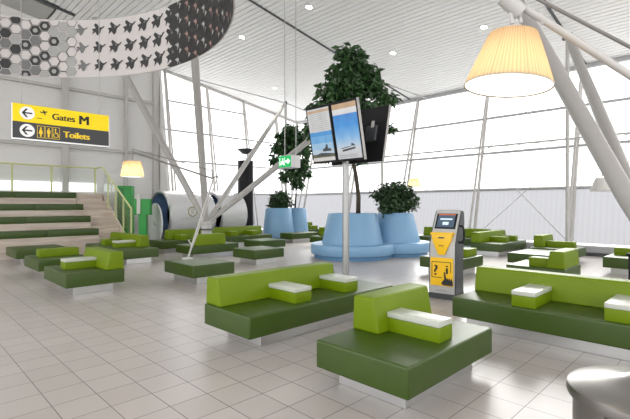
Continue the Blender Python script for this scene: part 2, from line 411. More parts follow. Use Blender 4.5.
# heater casing / sill along the facade foot
for a, b in ((-6, 17.2),):
    bm = NB(); box(bm, 15.78, 16.08, a, b, 0, .30, .01); trim(bm, M['grey_metal'])
    bm = NB(); box(bm, 15.62, 15.779, a, b, 0, .10); trim(bm, M['ceil_dark'])
bm = NB(); box(bm, 9.3, 15.6, 17.85, 18.12, 0, .30, .01); trim(bm, M['grey_metal'])

# ------------------------------------------------------------------ branching steel columns
def branching(label, base, node_z, heads, rs):
    t = thing('branching_column', label, 'column', (base[0], base[1], 0))
    B = Vector((base[0], base[1], 0))
    bm = NB(); lathe(bm, [(0, 0), (.30, 0), (.30, .02), (.20, .06), (.17, node_z - .12), (.20, node_z - .10), (.20, node_z - .02), (0, node_z)], n=24)
    autosmooth(link('pedestal', bm, M['white_metal'], t))
    bm = NB(); lathe(bm, [(.20, node_z - .30), (.245, node_z - .30), (.245, node_z - .24), (.20, node_z - .24)], n=24)
    link('collar', bm, M['dark_steel'], t)
    for h, r in zip(heads, rs):
        H = Vector(h) - B; N0 = Vector((0, 0, node_z - .08))
        pts = [N0.lerp(H, f) for f in (0, .12, .5, .88, 1)]
        bm = NB(); tube(bm, pts, [r * .62, r * .92, r, r * .92, r * .55], 16)
        s = autosmooth(link('strut', bm, M['strut'], t), 60)
    return t
HD = lambda u, v, dz=.12: (u, v, CEIL(u) - dz)
branching('white branching steel column rising behind the left lounge seats', (7.7, 12.9), 1.05,
          [HD(5.45, 17.0), HD(6.1, 11.2), HD(14.5, 16.6, .25), HD(14.8, 10.8, .25)], [.12, .12, .10, .11])
branching('thick white branching steel column at right edge, leaning over the seats', (7.8, .9), 1.05,
          [HD(11.2, 4.45, .1), HD(14.8, 3.85, .25), HD(5.0, -2.6)], [.155, .125, .13])
for i, (hu, hv, lab) in enumerate(((14.8, 10.8, 'slender white roof post behind the large tree'), (14.8, 3.85, 'slender white roof post in front of right glass facade'), (14.5, 16.6, 'slender white roof post in the far glass corner'))):
    t = thing('roof_post', lab, 'post', (hu, hv, 0))
    bm = NB(); tube(bm, [(0, 0, 0), (0, 0, CEIL(hu) - .26)], .055, 12); autosmooth(link('shaft', bm, M['white_metal'], t))
    bm = NB(); tube(bm, [(-.13, -.13, CEIL(hu) - .30), (.13, .13, CEIL(hu) - .30)], .07, 10); link('bracket', bm, M['dark_steel'], t)
    bm = NB()
    if i == 2: tube(bm, [(0, 0, CEIL(hu) - .30), (9.3 - hu, VW(7.9) - hv - .1, CEIL(9.3) - .1)], .03, 6)
    tube(bm, [(0, 0, CEIL(hu) - .30), (UW(6.4) - hu - .1, -.6 * (i < 2), 6.42)], .03, 6)
    link('tie_rod', bm, M['grey_metal'], t)

# ------------------------------------------------------------------ modular seating
def back_mesh(axis, side, a, b, f, th=.32, z0=.4, z1=.73):
    """axis: direction of the run; f: outer face coordinate; side: +1 when the outer face is on the + side"""
    tt = th * .80
    pts = [(f, z0), (f - side * th, z0), (f - side * tt, z1), (f - side * .015, z1)]
    bm = NB(); prism(bm, pts, axis, a, b, .028, 3); return bm
def unit(name, label, cat, seat, backs=(), arms=(), group=None, seams=(), inset=.16, top='white'):
    u0, u1, v0, v1 = seat
    t = thing(name, label, cat, (u0, v0, 0), 0, group)
    off = Matrix.Translation((-u0, -v0, 0))
    def L(nm, bm, m, p=t, **k):
        bmesh.ops.transform(bm, matrix=off, verts=bm.verts[:]); o = link(nm, bm, m, p, **k); return o
    bm = NB()
    cuts = [u0] + list(seams) + [u1]
    ax = (u1 - u0) >= (v1 - v0)
    if not seams: box(bm, u0, u1, v0, v1, .152, .40, .022, 3)
    else:
        lo = [u0 if ax else v0] + list(seams) + [u1 if ax else v1]
        for a, b in zip(lo, lo[1:]):
            if ax: box(bm, a - .004, b + .004, v0, v1, .152, .40, .018, 3)
            else: box(bm, u0, u1, a - .004, b + .004, .152, .40, .018, 3)
    autosmooth(L('seat', bm, M['green']), 40)
    bm = NB(); box(bm, u0 + inset, u1 - inset, v0 + .13, v1 - .13, 0, .155, .004, 1); L('plinth', bm, M['plinth'])
    for side, a, b in backs:
        if side == 'v+': bm = back_mesh('x', 1, a, b, v1)
        if side == 'v-': bm = back_mesh('x', -1, a, b, v0)
        if side == 'u+': bm = back_mesh('y', 1, a, b, u1)
        if side == 'u-': bm = back_mesh('y', -1, a, b, u0)
        bmesh.ops.translate(bm, verts=bm.verts[:], vec=(0, 0, -.004))
        autosmooth(L('backrest', bm, M['lime']), 40)
    for q in arms:
        a0, a1, b0, b1 = q[:4]; tp = q[4] if len(q) > 4 else top
        bm = NB(); box(bm, a0, a1, b0, b1, .396, .53 if tp == 'white' else .575, .014, 2)
        o = autosmooth(L('armrest', bm, M['lime'] if tp != 'dark' else M['green']), 40)
        if tp == 'white':
            bm = NB(); box(bm, a0 + .001, a1 - .001, b0 + .001, b1 - .001, .530, .582, .008, 2)
            bmesh.ops.transform(bm, matrix=off, verts=bm.verts[:]); autosmooth(link('white_top', bm, M['white_pad'], o), 40)
    return t
unit('lounge_sofa', 'long green two-tone sofa left of the screen pole with two white-topped armrests', 'sofa',
     (2.75, 5.40, 3.74, 4.66), [('v+', 2.77, 4.80)], [(3.52, 3.80, 3.86, 4.38), (4.46, 4.74, 3.88, 4.38)], inset=.25)
unit('lounge_sofa', 'square green island seat nearest the camera with lime backrest and one armrest', 'sofa',
     (2.72, 4.21, 1.75, 2.71), [('v+', 3.22, 4.20)], [(3.39, 3.63, 1.87, 2.42)])
unit('lounge_sofa', 'long green two-tone sofa cut by the right edge, just beside the yellow kiosk', 'sofa',
     (5.24, 6.20, -1.8, 2.71), [('u+', -1.7, 2.705)], [(5.30, 5.92, 1.71, 1.98), (5.30, 5.92, .76, 1.04)], inset=.14)
unit('lounge_sofa', 'green island seat on open floor at left with tall lime end backrest', 'sofa',
     (2.20, 3.20, 8.28, 9.72), [('u+', 8.30, 9.70)], [(2.36, 2.94, 8.92, 9.22)])
unit('lounge_sofa', 'green island seat with low lime bolster, between left end-backed seat and plain bench', 'sofa',
     (2.34, 3.36, 10.81, 12.12), [], [(2.50, 3.34, 11.45, 11.75, 'lime')])
unit('lounge_bench', 'plain dark green bench right in front of the wooden bleachers', 'bench', (2.46, 3.7, 13.75, 15.02))
unit('lounge_sofa', 'green seat with lime backrest and two armrests below the bleacher stairs', 'sofa',
     (4.42, 5.42, 11.60, 14.55), [('u+', 12.20, 14.5)], [(4.58, 5.14, 12.45, 12.78), (4.62, 5.12, 13.5, 13.8, 'lime')])
unit('lounge_bench', 'plain dark green bench carrying the foot of the lit arm lamp', 'bench', (4.28, 5.25, 7.66, 8.90))
unit('lounge_sofa', 'green seat behind the lamp bench, its lime backrest turned to the camera', 'sofa',
     (6.28, 7.95, 11.38, 12.32), [('v-', 6.47, 7.47)])
unit('lounge_sofa', 'green seat with pale lime backrest right before the round pod opening', 'sofa',
     (6.40, 8.05, 13.50, 14.45), [('v+', 6.95, 8.04)], [(7.15, 7.42, 13.62, 14.12, 'lime')])
unit('lounge_bench', 'plain dark green bench, nearer of two in the middle aisle', 'bench', (6.87, 7.90, 9.12, 10.12))
unit('lounge_bench', 'plain dark green bench, farther of two in the middle aisle', 'bench', (8.85, 9.90, 11.35, 12.35))
unit('lounge_sofa', 'long far green sofa with two armrests in front of the black floor column', 'sofa',
     (8.45, 11.3, 13.80, 14.75), [('v+', 8.46, 11.28)], [(9.4, 9.7, 13.92, 14.42, 'lime'), (10.35, 10.65, 13.92, 14.42, 'lime')])
unit('lounge_bench', 'plain green bench in front of the distant small blue planter', 'bench', (12.1, 13.6, 13.45, 14.25))
unit('lounge_sofa', 'farthest small green seat at the glass corner, right of distant planter', 'sofa',
     (14.62, 15.58, 15.0, 15.95), [('v+', 14.64, 15.5)], [(14.8, 15.3, 15.1, 15.4, 'lime')])
unit('lounge_sofa', 'dark green seat half hidden behind left side of the large blue planter', 'sofa',
     (11.65, 13.1, 11.0, 11.95), [('v+', 12.15, 13.08)])
unit('lounge_sofa', 'low green seat directly behind the yellow kiosk with one small armrest', 'sofa',
     (8.90, 10.1, 4.42, 5.42), [], [(9.50, 9.98, 4.52, 4.80, 'lime')])
unit('lounge_sofa', 'long pale-lit green sofa along the facade behind the kiosk', 'sofa',
     (14.62, 15.58, 6.5, 9.15), [('u+', 6.52, 9.13)])
unit('lounge_sofa', 'green seat with lime end backrest and two dark armrests right of the kiosk', 'sofa',
     (13.3, 15.5, 5.28, 6.24), [('v+', 13.32, 15.48)], [(14.05, 14.3, 5.4, 5.95, 'lime'), (14.8, 15.05, 5.4, 5.95, 'lime')])
unit('lounge_sofa', 'green seat whose lime backrest faces the camera just behind the right long sofa', 'sofa',
     (8.88, 10.0, 2.36, 3.42), [('v-', 8.90, 9.88)], [(8.98, 9.24, 2.66, 3.02, 'lime')])
unit('lounge_bench', 'white-lit plain green bench between two lime-backed seats at right', 'bench', (11.12, 12.5, 3.20, 4.25))
unit('lounge_sofa', 'far right green seat with lime end backrest and bolster near the facade', 'sofa',
     (12.95, 14.25, 3.22, 4.35), [('v+', 13.3, 14.2)], [(13.42, 13.66, 3.32, 4.02, 'lime')])
unit('lounge_sofa', 'dark green seat with low lime bolster at the right picture edge', 'sofa',
     (11.78, 13.4, .8, 2.34), [], [(12.45, 12.75, .9, 2.24, 'lime')])

# ------------------------------------------------------------------ bleachers
FR = [15.3, 16.1, 16.9, 17.7]; TZ = [.60, 1.01, 1.42, 1.85]; CU0, CU1, SU1 = -6.0, 5.07, 6.08
t = thing('bleacher', 'pale plywood stepped seating along the left wall', 'bleacher', (0, 15.3, 0))
for i in range(4):
    bm = NB(); box(bm, CU0, CU1, FR[i] - 15.3, 19.2 - 15.3, TZ[i - 1] if i else 0, TZ[i], .004, 1); link('tier', bm, M['wood'], t)
for i in range(7):
    z0 = 0 if i == 0 else .29 * i; z1 = .29 * (i + 1)
    if i == 6: z1 = 2.05
    bm = NB(); box(bm, CU1 + .01, SU1 - (0 if i < 6 else .05), .1 + i * .40, 3.9, z0, z1, .004, 1); link('stair_step', bm, M['wood'], t)
bm = NB(); box(bm, SU1, SU1 + .05, .1, 3.9, 0, .28); link('side_panel', bm, M['wood'], t)
side = NB()
prism(side, [(.1, .28), (3.9, .28), (3.9, 2.05), (2.7, 2.05), (.1, .35)], 'x', SU1 - .0, SU1 + .05); link('side_panel', side, M['wood'], t)
def row_word(i): return ('lowest', 'second lowest', 'second highest', 'highest')[i]
for i in range(4):
    e = [-6.0, -2.6, -.62 + .25 * (i % 2), 1.6 + .35 * (i % 3), 3.55 - .4 * (i % 2), CU1]
    for j, (a, b) in enumerate(zip(e, e[1:])):
        if b < -.5: continue
        bm = NB(); box(bm, a + .004, b - .004, FR[i] - .01, FR[i] + .45, TZ[i] + .001, TZ[i] + .215, .012, 2)
        o = autosmooth(link('seat_cushion', bm, M['green']), 40)
        where = {2: 'left of its row', 3: 'middle of its row', 4: 'at the stair end', 1: 'cut by left edge'}[j]
        tag(o, 'long dark green cushion on the %s bleacher tier, %s' % (row_word(i), where), 'cushion', 'bleacher cushions')
# railing
t = thing('glass_railing', 'pale green steel railing with glass around the bleacher top and stairs', 'railing', (0, 18.75, 0))
RV = 18.75
ph = 1.85
bm = NB(); tube(bm, [(-6, 0, 3.10), (SU1 - .02, 0, 3.10)], .03, 10); link('handrail', bm, M['rail'], t)
# stair rail: top to bottom along the stair edge
bm = NB(); tube(bm, [(SU1, 0, 3.10), (SU1, 18.0 - RV, 3.10), (SU1, 15.15 - RV, 1.48), (SU1, 15.15 - RV, .02)], .03, 10); link('stair_handrail', bm, M['rail'], t)
for pu in (-4.4, -3.1, -1.8, -.5, .75, 2.0, 3.25, 4.5, SU1 - .02):
    bm = NB(); box(bm, pu - .03, pu + .03, -.02, .02, 1.85, 3.09); link('post', bm, M['rail'], t)
for pv in (17.35, 16.6, 15.85):
    zz = 1.48 + (pv - 15.15) * (3.10 - 1.48) / (18.0 - 15.15)
    bm = NB(); box(bm, SU1 - .02, SU1 + .02, pv - RV - .025, pv - RV + .025, zz - 1.35, zz - .01); link('post', bm, M['rail'], t)
bm = NB(); box(bm, -6, SU1 - .05, -.006, .006, 1.95, 3.0); link('glass_panel', bm, M['rail_glass'], t)
bm = NB(); prism(bm, [(17.95 - RV, 2.98), (15.2 - RV, 1.42), (15.2 - RV, .42), (17.95 - RV, 1.95)], 'x', SU1 + .055, SU1 + .067); link('glass_panel', bm, M['rail_glass'], t)

# ------------------------------------------------------------------ hanging curved banner
cx, cy, BR = -5.66, 5.6, 4.52
def BP(th, z, r=BR):            # point on the curved banner
    return LD(cx + r * math.cos(R(th)), cy + r * math.sin(R(th)), z)
BZ0, BZ1 = 4.60, 5.95
tb = thing('hanging_banner', 'large curved black and white patterned banner hung from the ceiling', 'banner', (0, 0, 0))
bm = NB(); N = 120; prev = None
for i in range(N + 1):
    th = -60 + 250 * i / N
    c = [bm.verts.new(BP(th, z, r)) for z, r in ((BZ0, BR), (BZ1, BR), (BZ1, BR + .02), (BZ0, BR + .02))]
    if prev:
        for k in range(4): bm.faces.new((prev[k], c[k], c[(k + 1) % 4], prev[(k + 1) % 4]))
    prev = c
bmesh.ops.recalc_face_normals(bm, faces=bm.faces[:])
band_bm = bm
def decal(bm, pts, th0, zc, s=1.0, rot=0.0, r=BR - .006):
    q = []
    for x, y in pts:
        X = x * math.cos(rot) - y * math.sin(rot); Y = x * math.sin(rot) + y * math.cos(rot)
        th = th0 - math.degrees(X * s / BR)
        z = min(BZ1, max(BZ0, zc + Y * s))
        q.append(bm.verts.new(BP(th, z, r)))
    try: f_ = bm.faces.new(q)
    except ValueError: return
    f_.material_index = bmi[0]
hexp = [(math.cos(R(60 * k)), math.sin(R(60 * k))) for k in range(6)]
bmi = [0]
class Ink(dict):
    def __getitem__(self, k):
        bmi[0] = ('banner', 'ink', 'hexgrey', 'hexpale', 'pinkish').index(k); return band_bm
bms = Ink()
# honeycomb part on the left, cells outlined
random.seed(3)
hs = 0.135
col = 0; th = 196.0
while th > 90:
    n = 0
    for rrow in range(-1, 11):
        zc = BZ0 + .02 + rrow * hs * 1.732 + (hs * .866 if col % 2 else 0)
        if zc < BZ0 - .05 or zc > BZ1 + .05: continue
        f = (th - 90) / 20.0
        fill = random.random()
        ring = .94
        key = 'ink' if (col + rrow * 2) % 3 == 0 and f > .25 else ('hexgrey' if (col + rrow) % 3 == 1 and f > .5 else ('hexpale' if fill < .3 else None))
        if key: decal(bms[key], hexp, th, zc, hs * ring)
        else:
            # outline of an open cell
            for a in range(6):
                p, q = hexp[a], hexp[(a + 1) % 6]
                decal(bms['ink'], [(p[0] * .97, p[1] * .97), (q[0] * .97, q[1] * .97), (q[0] * .88, q[1] * .88), (p[0] * .88, p[1] * .88)], th, zc, hs)
        if key == 'ink' and f < .75: decal(bms['hexpale'], hexp, th, zc, hs * .42, 0, BR - .010)
    th -= math.degrees(hs * 1.5 / BR); col += 1
# three rows of plain winged darts getting larger and darker
dart = [(1.05, .22), (.75, .30), (.55, .16), (.25, .30), (-.25, 1.0), (-.55, .85), (-.40, .30), (-1.0, .35), (-.85, -.02), (-1.1, -.45), (-.55, -.22), (-.35, -.80), (.05, -.62), (.35, -.10), (.75, .05)]
th = 87.0; i = 0
while th > 54:
    for rr in range(3):
        s = .155 + .010 * i
        decal(bms['hexgrey' if i < 1 else 'ink'], dart, th + rr * .4, BZ0 + .27 + rr * .42, s, .15 + .05 * i)
        if i > 1: decal(bms['hexgrey'], [(.3, .1), (.05, .45), (-.1, .05)], th + rr * .4, BZ0 + .27 + rr * .42, s, .15, BR - .010)
    th -= 5.3; i += 1
# dense interlocking darts on the right end
th = 53.5; i = 0
while th > -58:
    for rr in range(-1, 5):
        zc = BZ0 + .10 + rr * .32 + (.16 if i % 2 else 0)
        if zc < BZ0 - .1 or zc > BZ1 + .1: continue
        decal(bms['ink'], dart, th, zc, .30, .5)
        decal(bms['pinkish' if i % 3 else 'hexpale'], [(.35, .3), (0, .8), (-.12, .25), (-.5, .1), (.1, 0)], th - 1.2, zc - .03, .19, 1.2, BR - .010)
        if (i + rr) % 2: decal(bms['ink'], [(.6, .0), (0, .5), (-.6, 0), (0, -.5)], th - 2.3, zc + .15, .13, .7, BR - .012)
    th -= 4.3; i += 1
bo = link('patterned_band', band_bm, M['banner'], tb)
for k_ in ('ink', 'hexgrey', 'hexpale', 'pinkish'): bo.data.materials.append(M[k_])
for th in (110, 85, 50, 10):
    p = BP(th, BZ1); bm = NB(); tube(bm, [p, (p.x, p.y, CEIL(p.x) + .05)], .006, 5); link('suspension_wire', bm, M['grey_metal'], tb)

# ------------------------------------------------------------------ direction sign
SU0, SU1s, SV, SZ, SH = 1.76, 3.60, 10.2, 2.90, .73
t = thing('direction_sign', 'hanging yellow and charcoal sign pointing to gates and toilets', 'sign', (SU0, SV, SZ))
W = SU1s - SU0
bm = NB(); box(bm, 0, W, 0, .12, 0, SH, .006, 1); link('housing', bm, M['plinth'], t)
bm = NB(); box(bm, .015, W - .015, -.008, 0, SH * .5, SH - .01); link('yellow_panel', bm, M['sign_yellow'], t)
bm = NB(); box(bm, .015, W - .015, -.008, 0, .035, SH * .5 - .002); link('charcoal_panel', bm, M['sign_dark'], t)
FX = lambda x, z, y=-.010: Matrix.Translation((x, y, z)) @ Matrix.Rotation(PI / 2, 4, 'X')
def disc(bm, x, z, r, y, n=28):
    vs = [bm.verts.new((x + r * math.cos(2 * PI * k / n), y, z + r * math.sin(2 * PI * k / n))) for k in range(n)]; bm.faces.new(vs)
def poly(bm, pts, y):
    bm.faces.new([bm.verts.new((x, y, z)) for x, z in pts])
for zc, nm in ((SH * .75, 'up'), (SH * .27, 'lo')):
    bm = NB(); disc(bm, .26, zc, .130, -.011); rr = link('arrow_disc', bm, M['sign_white'], t)
    bm = NB(); y = -.0135
    poly(bm, [(.19, zc - .014), (.345, zc - .014), (.345, zc + .014), (.19, zc + .014)], y)
    poly(bm, [(.165, zc), (.235, zc + .085), (.272, zc + .085), (.205, zc), ], y - .0005)
    poly(bm, [(.165, zc), (.205, zc), (.272, zc - .085), (.235, zc - .085)], y - .001)
    link('arrow', bm, M['ink'], t)
# departing plane pictogram: fuselage, wings and runway line
bm = NB(); z = SH * .75; y = -.0115
poly(bm, [(.50, z + .030), (.60, z + .060), (.615, z + .078), (.60, z + .085), (.49, z + .050)], y)
poly(bm, [(.54, z + .05), (.525, z + .10), (.545, z + .10), (.58, z + .06)], y - .0005)
poly(bm, [(.545, z + .045), (.565, z + .0), (.58, z + .0), (.575, z + .055)], y - .0005)
poly(bm, [(.49, z + .04), (.475, z + .07), (.485, z + .073), (.505, z + .05)], y - .0005)
poly(bm, [(.42, z - .085), (.52, z - .085), (.52, z - .073), (.42, z - .073)], y)
link('plane_pictogram', bm, M['ink'], t)
text('gates_lettering', 'Gates', .185, M['ink'], t, FX(.69, SH * .75 - .068), .001, bold=.014)
text('gate_letter', 'M', .275, M['ink'], t, FX(1.19, SH * .75 - .098), .001, bold=.024)
text('toilets_lettering', 'Toilets', .185, M['ink_y'], t, FX(.90, SH * .27 - .065), .001, bold=.020)
# toilets pictograms: woman, man, wheelchair in a yellow outlined box
bm = NB(); y = -.0115; zc = SH * .27
for x0, x1 in ((.43, .56), (.57, .70), (.71, .84)):
    poly(bm, [(x0, zc - .125), (x1, zc - .125), (x1, zc - .117), (x0, zc - .117)], y); poly(bm, [(x0, zc + .117), (x1, zc + .117), (x1, zc + .125), (x0, zc + .125)], y)
    poly(bm, [(x0, zc - .117), (x0 + .008, zc - .117), (x0 + .008, zc + .117), (x0, zc + .117)], y); poly(bm, [(x1 - .008, zc - .117), (x1, zc - .117), (x1, zc + .117), (x1 - .008, zc + .117)], y)
disc(bm, .495, zc + .075, .018, y, 12); poly(bm, [(.478, zc + .05), (.512, zc + .05), (.535, zc - .04), (.51, zc - .04), (.508, zc - .10), (.482, zc - .10), (.48, zc - .04), (.455, zc - .04)], y)
disc(bm, .635, zc + .075, .018, y, 12); poly(bm, [(.605, zc + .05), (.665, zc + .05), (.665, zc - .02), (.655, zc - .02), (.652, zc - .10), (.618, zc - .10), (.615, zc - .02), (.605, zc - .02)], y)
disc(bm, .76, zc + .08, .016, y, 12); poly(bm, [(.75, zc + .06), (.768, zc + .06), (.772, zc + .01), (.80, zc + .01), (.825, zc - .07), (.808, zc - .075), (.79, zc - .01), (.752, zc - .01)], y)
for k in range(14):
    a0 = R(140 + 16 * k); a1 = R(140 + 16 * (k + 1))
    poly(bm, [(.772 + .05 * math.cos(a0), zc - .045 + .05 * math.sin(a0)), (.772 + .05 * math.cos(a1), zc - .045 + .05 * math.sin(a1)), (.772 + .038 * math.cos(a1), zc - .045 + .038 * math.sin(a1)), (.772 + .038 * math.cos(a0), zc - .045 + .038 * math.sin(a0))], y - .0005)
link('toilet_pictograms', bm, M['ink_y'], t)
for x in (.17, W - .2):
    bm = NB(); tube(bm, [(x, .06, SH - .01), (x, .06, CEIL(SU0 + x) - SZ + .05)], .008, 6); link('suspension_wire', bm, M['grey_metal'], t)

# ------------------------------------------------------------------ exit sign
ex = LD(-.055 * 9.3, 9.3, 2.42)
t = thing('exit_sign', 'small green lit exit sign hanging on two wires', 'sign', ex)
bm = NB(); box(bm, 0, .27, 0, .42, 0, .27, .006, 1); link('housing', bm, M['white_gloss'], t)
bm = NB(); box(bm, -.006, .002, .01, .41, .01, .26); link('green_face', bm, M['exit_green'], t)
bm = NB(); X = -.008
def px_(bm, pts): bm.faces.new([bm.verts.new((X, .42 - a, b)) for a, b in pts])
px_(bm, [(.24, .11), (.31, .11), (.31, .07), (.385, .135), (.31, .20), (.31, .16), (.24, .16)])            # arrow
px_(bm, [(.04, .05), (.055, .05), (.055, .22), (.04, .22)]); px_(bm, [(.20, .05), (.21, .05), (.21, .22), (.20, .22)])
px_(bm, [(.10, .14), (.15, .17), (.17, .14), (.16, .12), (.19, .06), (.165, .055), (.13, .11), (.085, .06), (.07, .075)])
px_(bm, [(.135, .18), (.16, .18), (.16, .205), (.135, .205)])
link('pictogram', bm, M['exit_white'], t)
for y in (.38,):
    bm = NB(); tube(bm, [(.04, y - .12, .26), (.04, y - .12, CEIL(ex.x) - ex.z + .05)], .009, 6); link('suspension_wire', bm, M['grey_metal'], t)
bm = NB(); tube(bm, [(.17, .04, .26), (.17, .04, CEIL(ex.x) - ex.z + .05)], .009, 6); link('suspension_wire', bm, M['grey_metal'], t)

# ------------------------------------------------------------------ display pole with monitors
pu, pv = 5.68, 4.92
t = thing('display_pole', 'steel pole behind the sofa holding tilted flight information screens', 'pole', (pu, pv, 0))
bm = NB(); tube(bm, [(0, 0, .02), (0, 0, 2.9)], .058, 20); autosmooth(link('pole', bm, mat('satin_pole_metal', (.36, .36, .36), .35, metal=.6), t))
bm = NB(); lathe(bm, [(0, 0), (.22, 0), (.22, .015), (.06, .03), (0, .03)], n=32); link('base_plate', bm, M['steel'], t)
bm = NB(); box(bm, -.16, .16, -.32, .32, 2.70, 2.76, .01, 1); box(bm, -.16, .16, -.32, .32, 2.94, 3.0, .01, 1); link('bracket', bm, M['black'], t)
def monitor(name, label, u, v, side, ms):
    """portrait monitor; side -1 faces -u (towards the viewer), tilted down"""
    o = thing(name, label, 'screen', (u, v, 2.83))
    o.rotation_euler = (0, R(-12) if side < 0 else R(12), 0)
    w, h = .575, .99
    s = side
    bm = NB(); box(bm, *(sorted((0, s * .055))), -w / 2, w / 2, -h / 2, h / 2, .006, 1); link('casing', bm, M['black'], o)
    bm = NB()
    uvl = bm.loops.layers.uv.new('UVMap')
    x = s * .0565; m_ = .028
    vs = [bm.verts.new((x, y, z)) for y, z in ((w / 2 - m_, -h / 2 + .04), (-w / 2 + m_, -h / 2 + .04), (-w / 2 + m_, h / 2 - .04), (w / 2 - m_, h / 2 - .04))]
    f = bm.faces.new(vs)
    for l, c in zip(f.loops, ((0, 0), (1, 0), (1, 1), (0, 1))): l[uvl].uv = c
    link('display', bm, ms, o)
    bm = NB(); box(bm, *(sorted((-s * .05, 0))), -.12, .12, -.14, .14, .01, 1); link('mount', bm, M['char'], o)
    return o
m1 = monitor('information_screen', 'left portrait screen on the pole with timetable over blue sky picture', 5.42, 5.22, -1, M['scr1'])
m2 = monitor('information_screen', 'right-hand portrait screen on the pole with large blue sky picture', 5.42, 4.63, -1, M['scr2'])
m3 = monitor('information_screen', 'portrait screen on the pole seen from its black back', 5.98, 4.58, 1, M['scr2'])
monitor('information_screen', 'rear portrait screen hidden behind the timetable screen', 5.98, 5.17, 1, M['scr1'])
for s, ms in ((m1, 0), (m2, 1)):
    bm = NB(); x = -.058
    def pp(pts): bm.faces.new([bm.verts.new((x, -a, b)) for a, b in pts])
    if ms == 0:
        # timetable lines, airliner tail over grass
        for k in range(9): pp([(-.20, .09 + k * .034), (.20, .09 + k * .034), (.20, .093 + k * .034), (-.20, .093 + k * .034)])
        pp([(0.0, -.24), (.05, -.24), (.09, -.17), (.12, -.17), (.13, -.24), (.20, -.25), (.20, -.29), (.0, -.29)])
        pp([(-.18, -.34), (-.05, -.31), (.2, -.33), (.22, -.36), (-.1, -.37)])
    else:
        pp([(-.14, -.30), (.14, -.27), (.14, -.30), (-.14, -.335)]); pp([(-.16, -.27), (.05, -.25), (.05, -.26), (-.16, -.285)])
        pp([(.06, -.21), (.10, -.21), (.15, -.25), (.06, -.25)])
        for k in range(2): pp([(-.22, -.39 - k * .03), (.16, -.39 - k * .03), (.16, -.395 - k * .03), (-.22, -.395 - k * .03)])
    link('screen_picture', bm, M['char'], s)
# silver edge strips on the sides that catch light
for s in (m2, m3):
    bm = NB(); sd = -1 if s is m2 else 1
    box(bm, *(sorted((0, sd * .058))), -.2955, -.2880, -.495, .495); link('edge_strip', bm, M['steel'], s)
bm = NB(); box(bm, -.055, -.045, -.06, .0, .10, .22, .01, 1); link('cable_box', bm, M['white_metal'], m3)

# ------------------------------------------------------------------ planters and plants
def planter_lobe(bm, cxx, cyy, rb, rt, z0, z1):
    lathe(bm, [(rb, z0), (rb * .985, z0 + .05), (rt + .02, z1 - .04), (rt, z1), (rt - .06, z1), (rt - .07, z1 - .12), (0, z1 - .12)], cxx, cyy, 56)
def leaf_cluster(bm, c, n, rx, rz, size, rnd, droop=.3):
    for _ in range(n):
        # points biased to the outside of an ellipsoid
        d = Vector((rnd.gauss(0, 1), rnd.gauss(0, 1), rnd.gauss(0, 1))).normalized() * (rnd.random() ** .4)
        p = Vector(c) + Vector((d.x * rx, d.y * rx, d.z * rz))
        a = Vector((rnd.uniform(-1, 1), rnd.uniform(-1, 1), rnd.uniform(-1, .4) - droop)).normalized()
        b = a.cross(Vector((rnd.uniform(-1, 1), rnd.uniform(-1, 1), rnd.uniform(-1, 1)))).normalized()
        s = size * rnd.uniform(.7, 1.3); w = s * .24
        nrm = a.cross(b) * s * .08
        q = [p, p + a * s * .45 + b * w + nrm, p + a * s, p + a * s * .45 - b * w + nrm]
        bm.faces.new([bm.verts.new(x) for x in q])
# large planter: two round bench rings with tapered tubs
P1c = LD(1.16, 13.35); P2c = LD(2.62, 14.05)
t = thing('planter_bench', 'large pale blue twin planter with a round bench rim', 'planter', P1c)
d = P2c - P1c
for nm, c, rr, rb, rt in (('a', Vector((0, 0, 0)), 1.29, .95, .74), ('b', d, 1.12, .80, .56)):
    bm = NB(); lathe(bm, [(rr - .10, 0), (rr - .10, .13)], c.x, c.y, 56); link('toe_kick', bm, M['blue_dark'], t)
    bm = NB(); lathe(bm, [(rr - .12, .12), (rr - .02, .12), (rr, .15), (rr, .38), (rr - .03, .42), (rb - .1, .43)], c.x, c.y, 64); autosmooth(link('bench_ring', bm, M['blue'], t), 40)
    bm = NB(); planter_lobe(bm, c.x, c.y, rb, rt, .42, 1.35); autosmooth(link('tub', bm, M['blue'], t), 40)
    bm = NB(); lathe(bm, [(rt - .07, 1.24), (0, 1.26)], c.x, c.y, 40); link('soil', bm, M['soil'], t)
def tree(label, base, z0, trunk, crown, rnd, r0=.055, size=.20):
    t = thing('ficus_tree', label, 'tree', (base.x, base.y, z0))
    bm = NB(); n = len(trunk); tube(bm, trunk, [r0 * (1 - .5 * i / (n - 1)) for i in range(n)], 10)
    for c in crown[:10]:
        tube(bm, [trunk[-2], Vector(trunk[-2]).lerp(Vector(c[0]), .6) + Vector((0, 0, .1)), c[0]], [r0 * .4, r0 * .25, .008], 6)
    link('trunk', bm, M['bark'], t, smooth=True)
    bm = NB()
    for c, cnt, rx, rz in crown: leaf_cluster(bm, c, cnt, rx, rz, size, rnd)
    link('foliage', bm, M['leaf'], t); return t
rnd = random.Random(11)
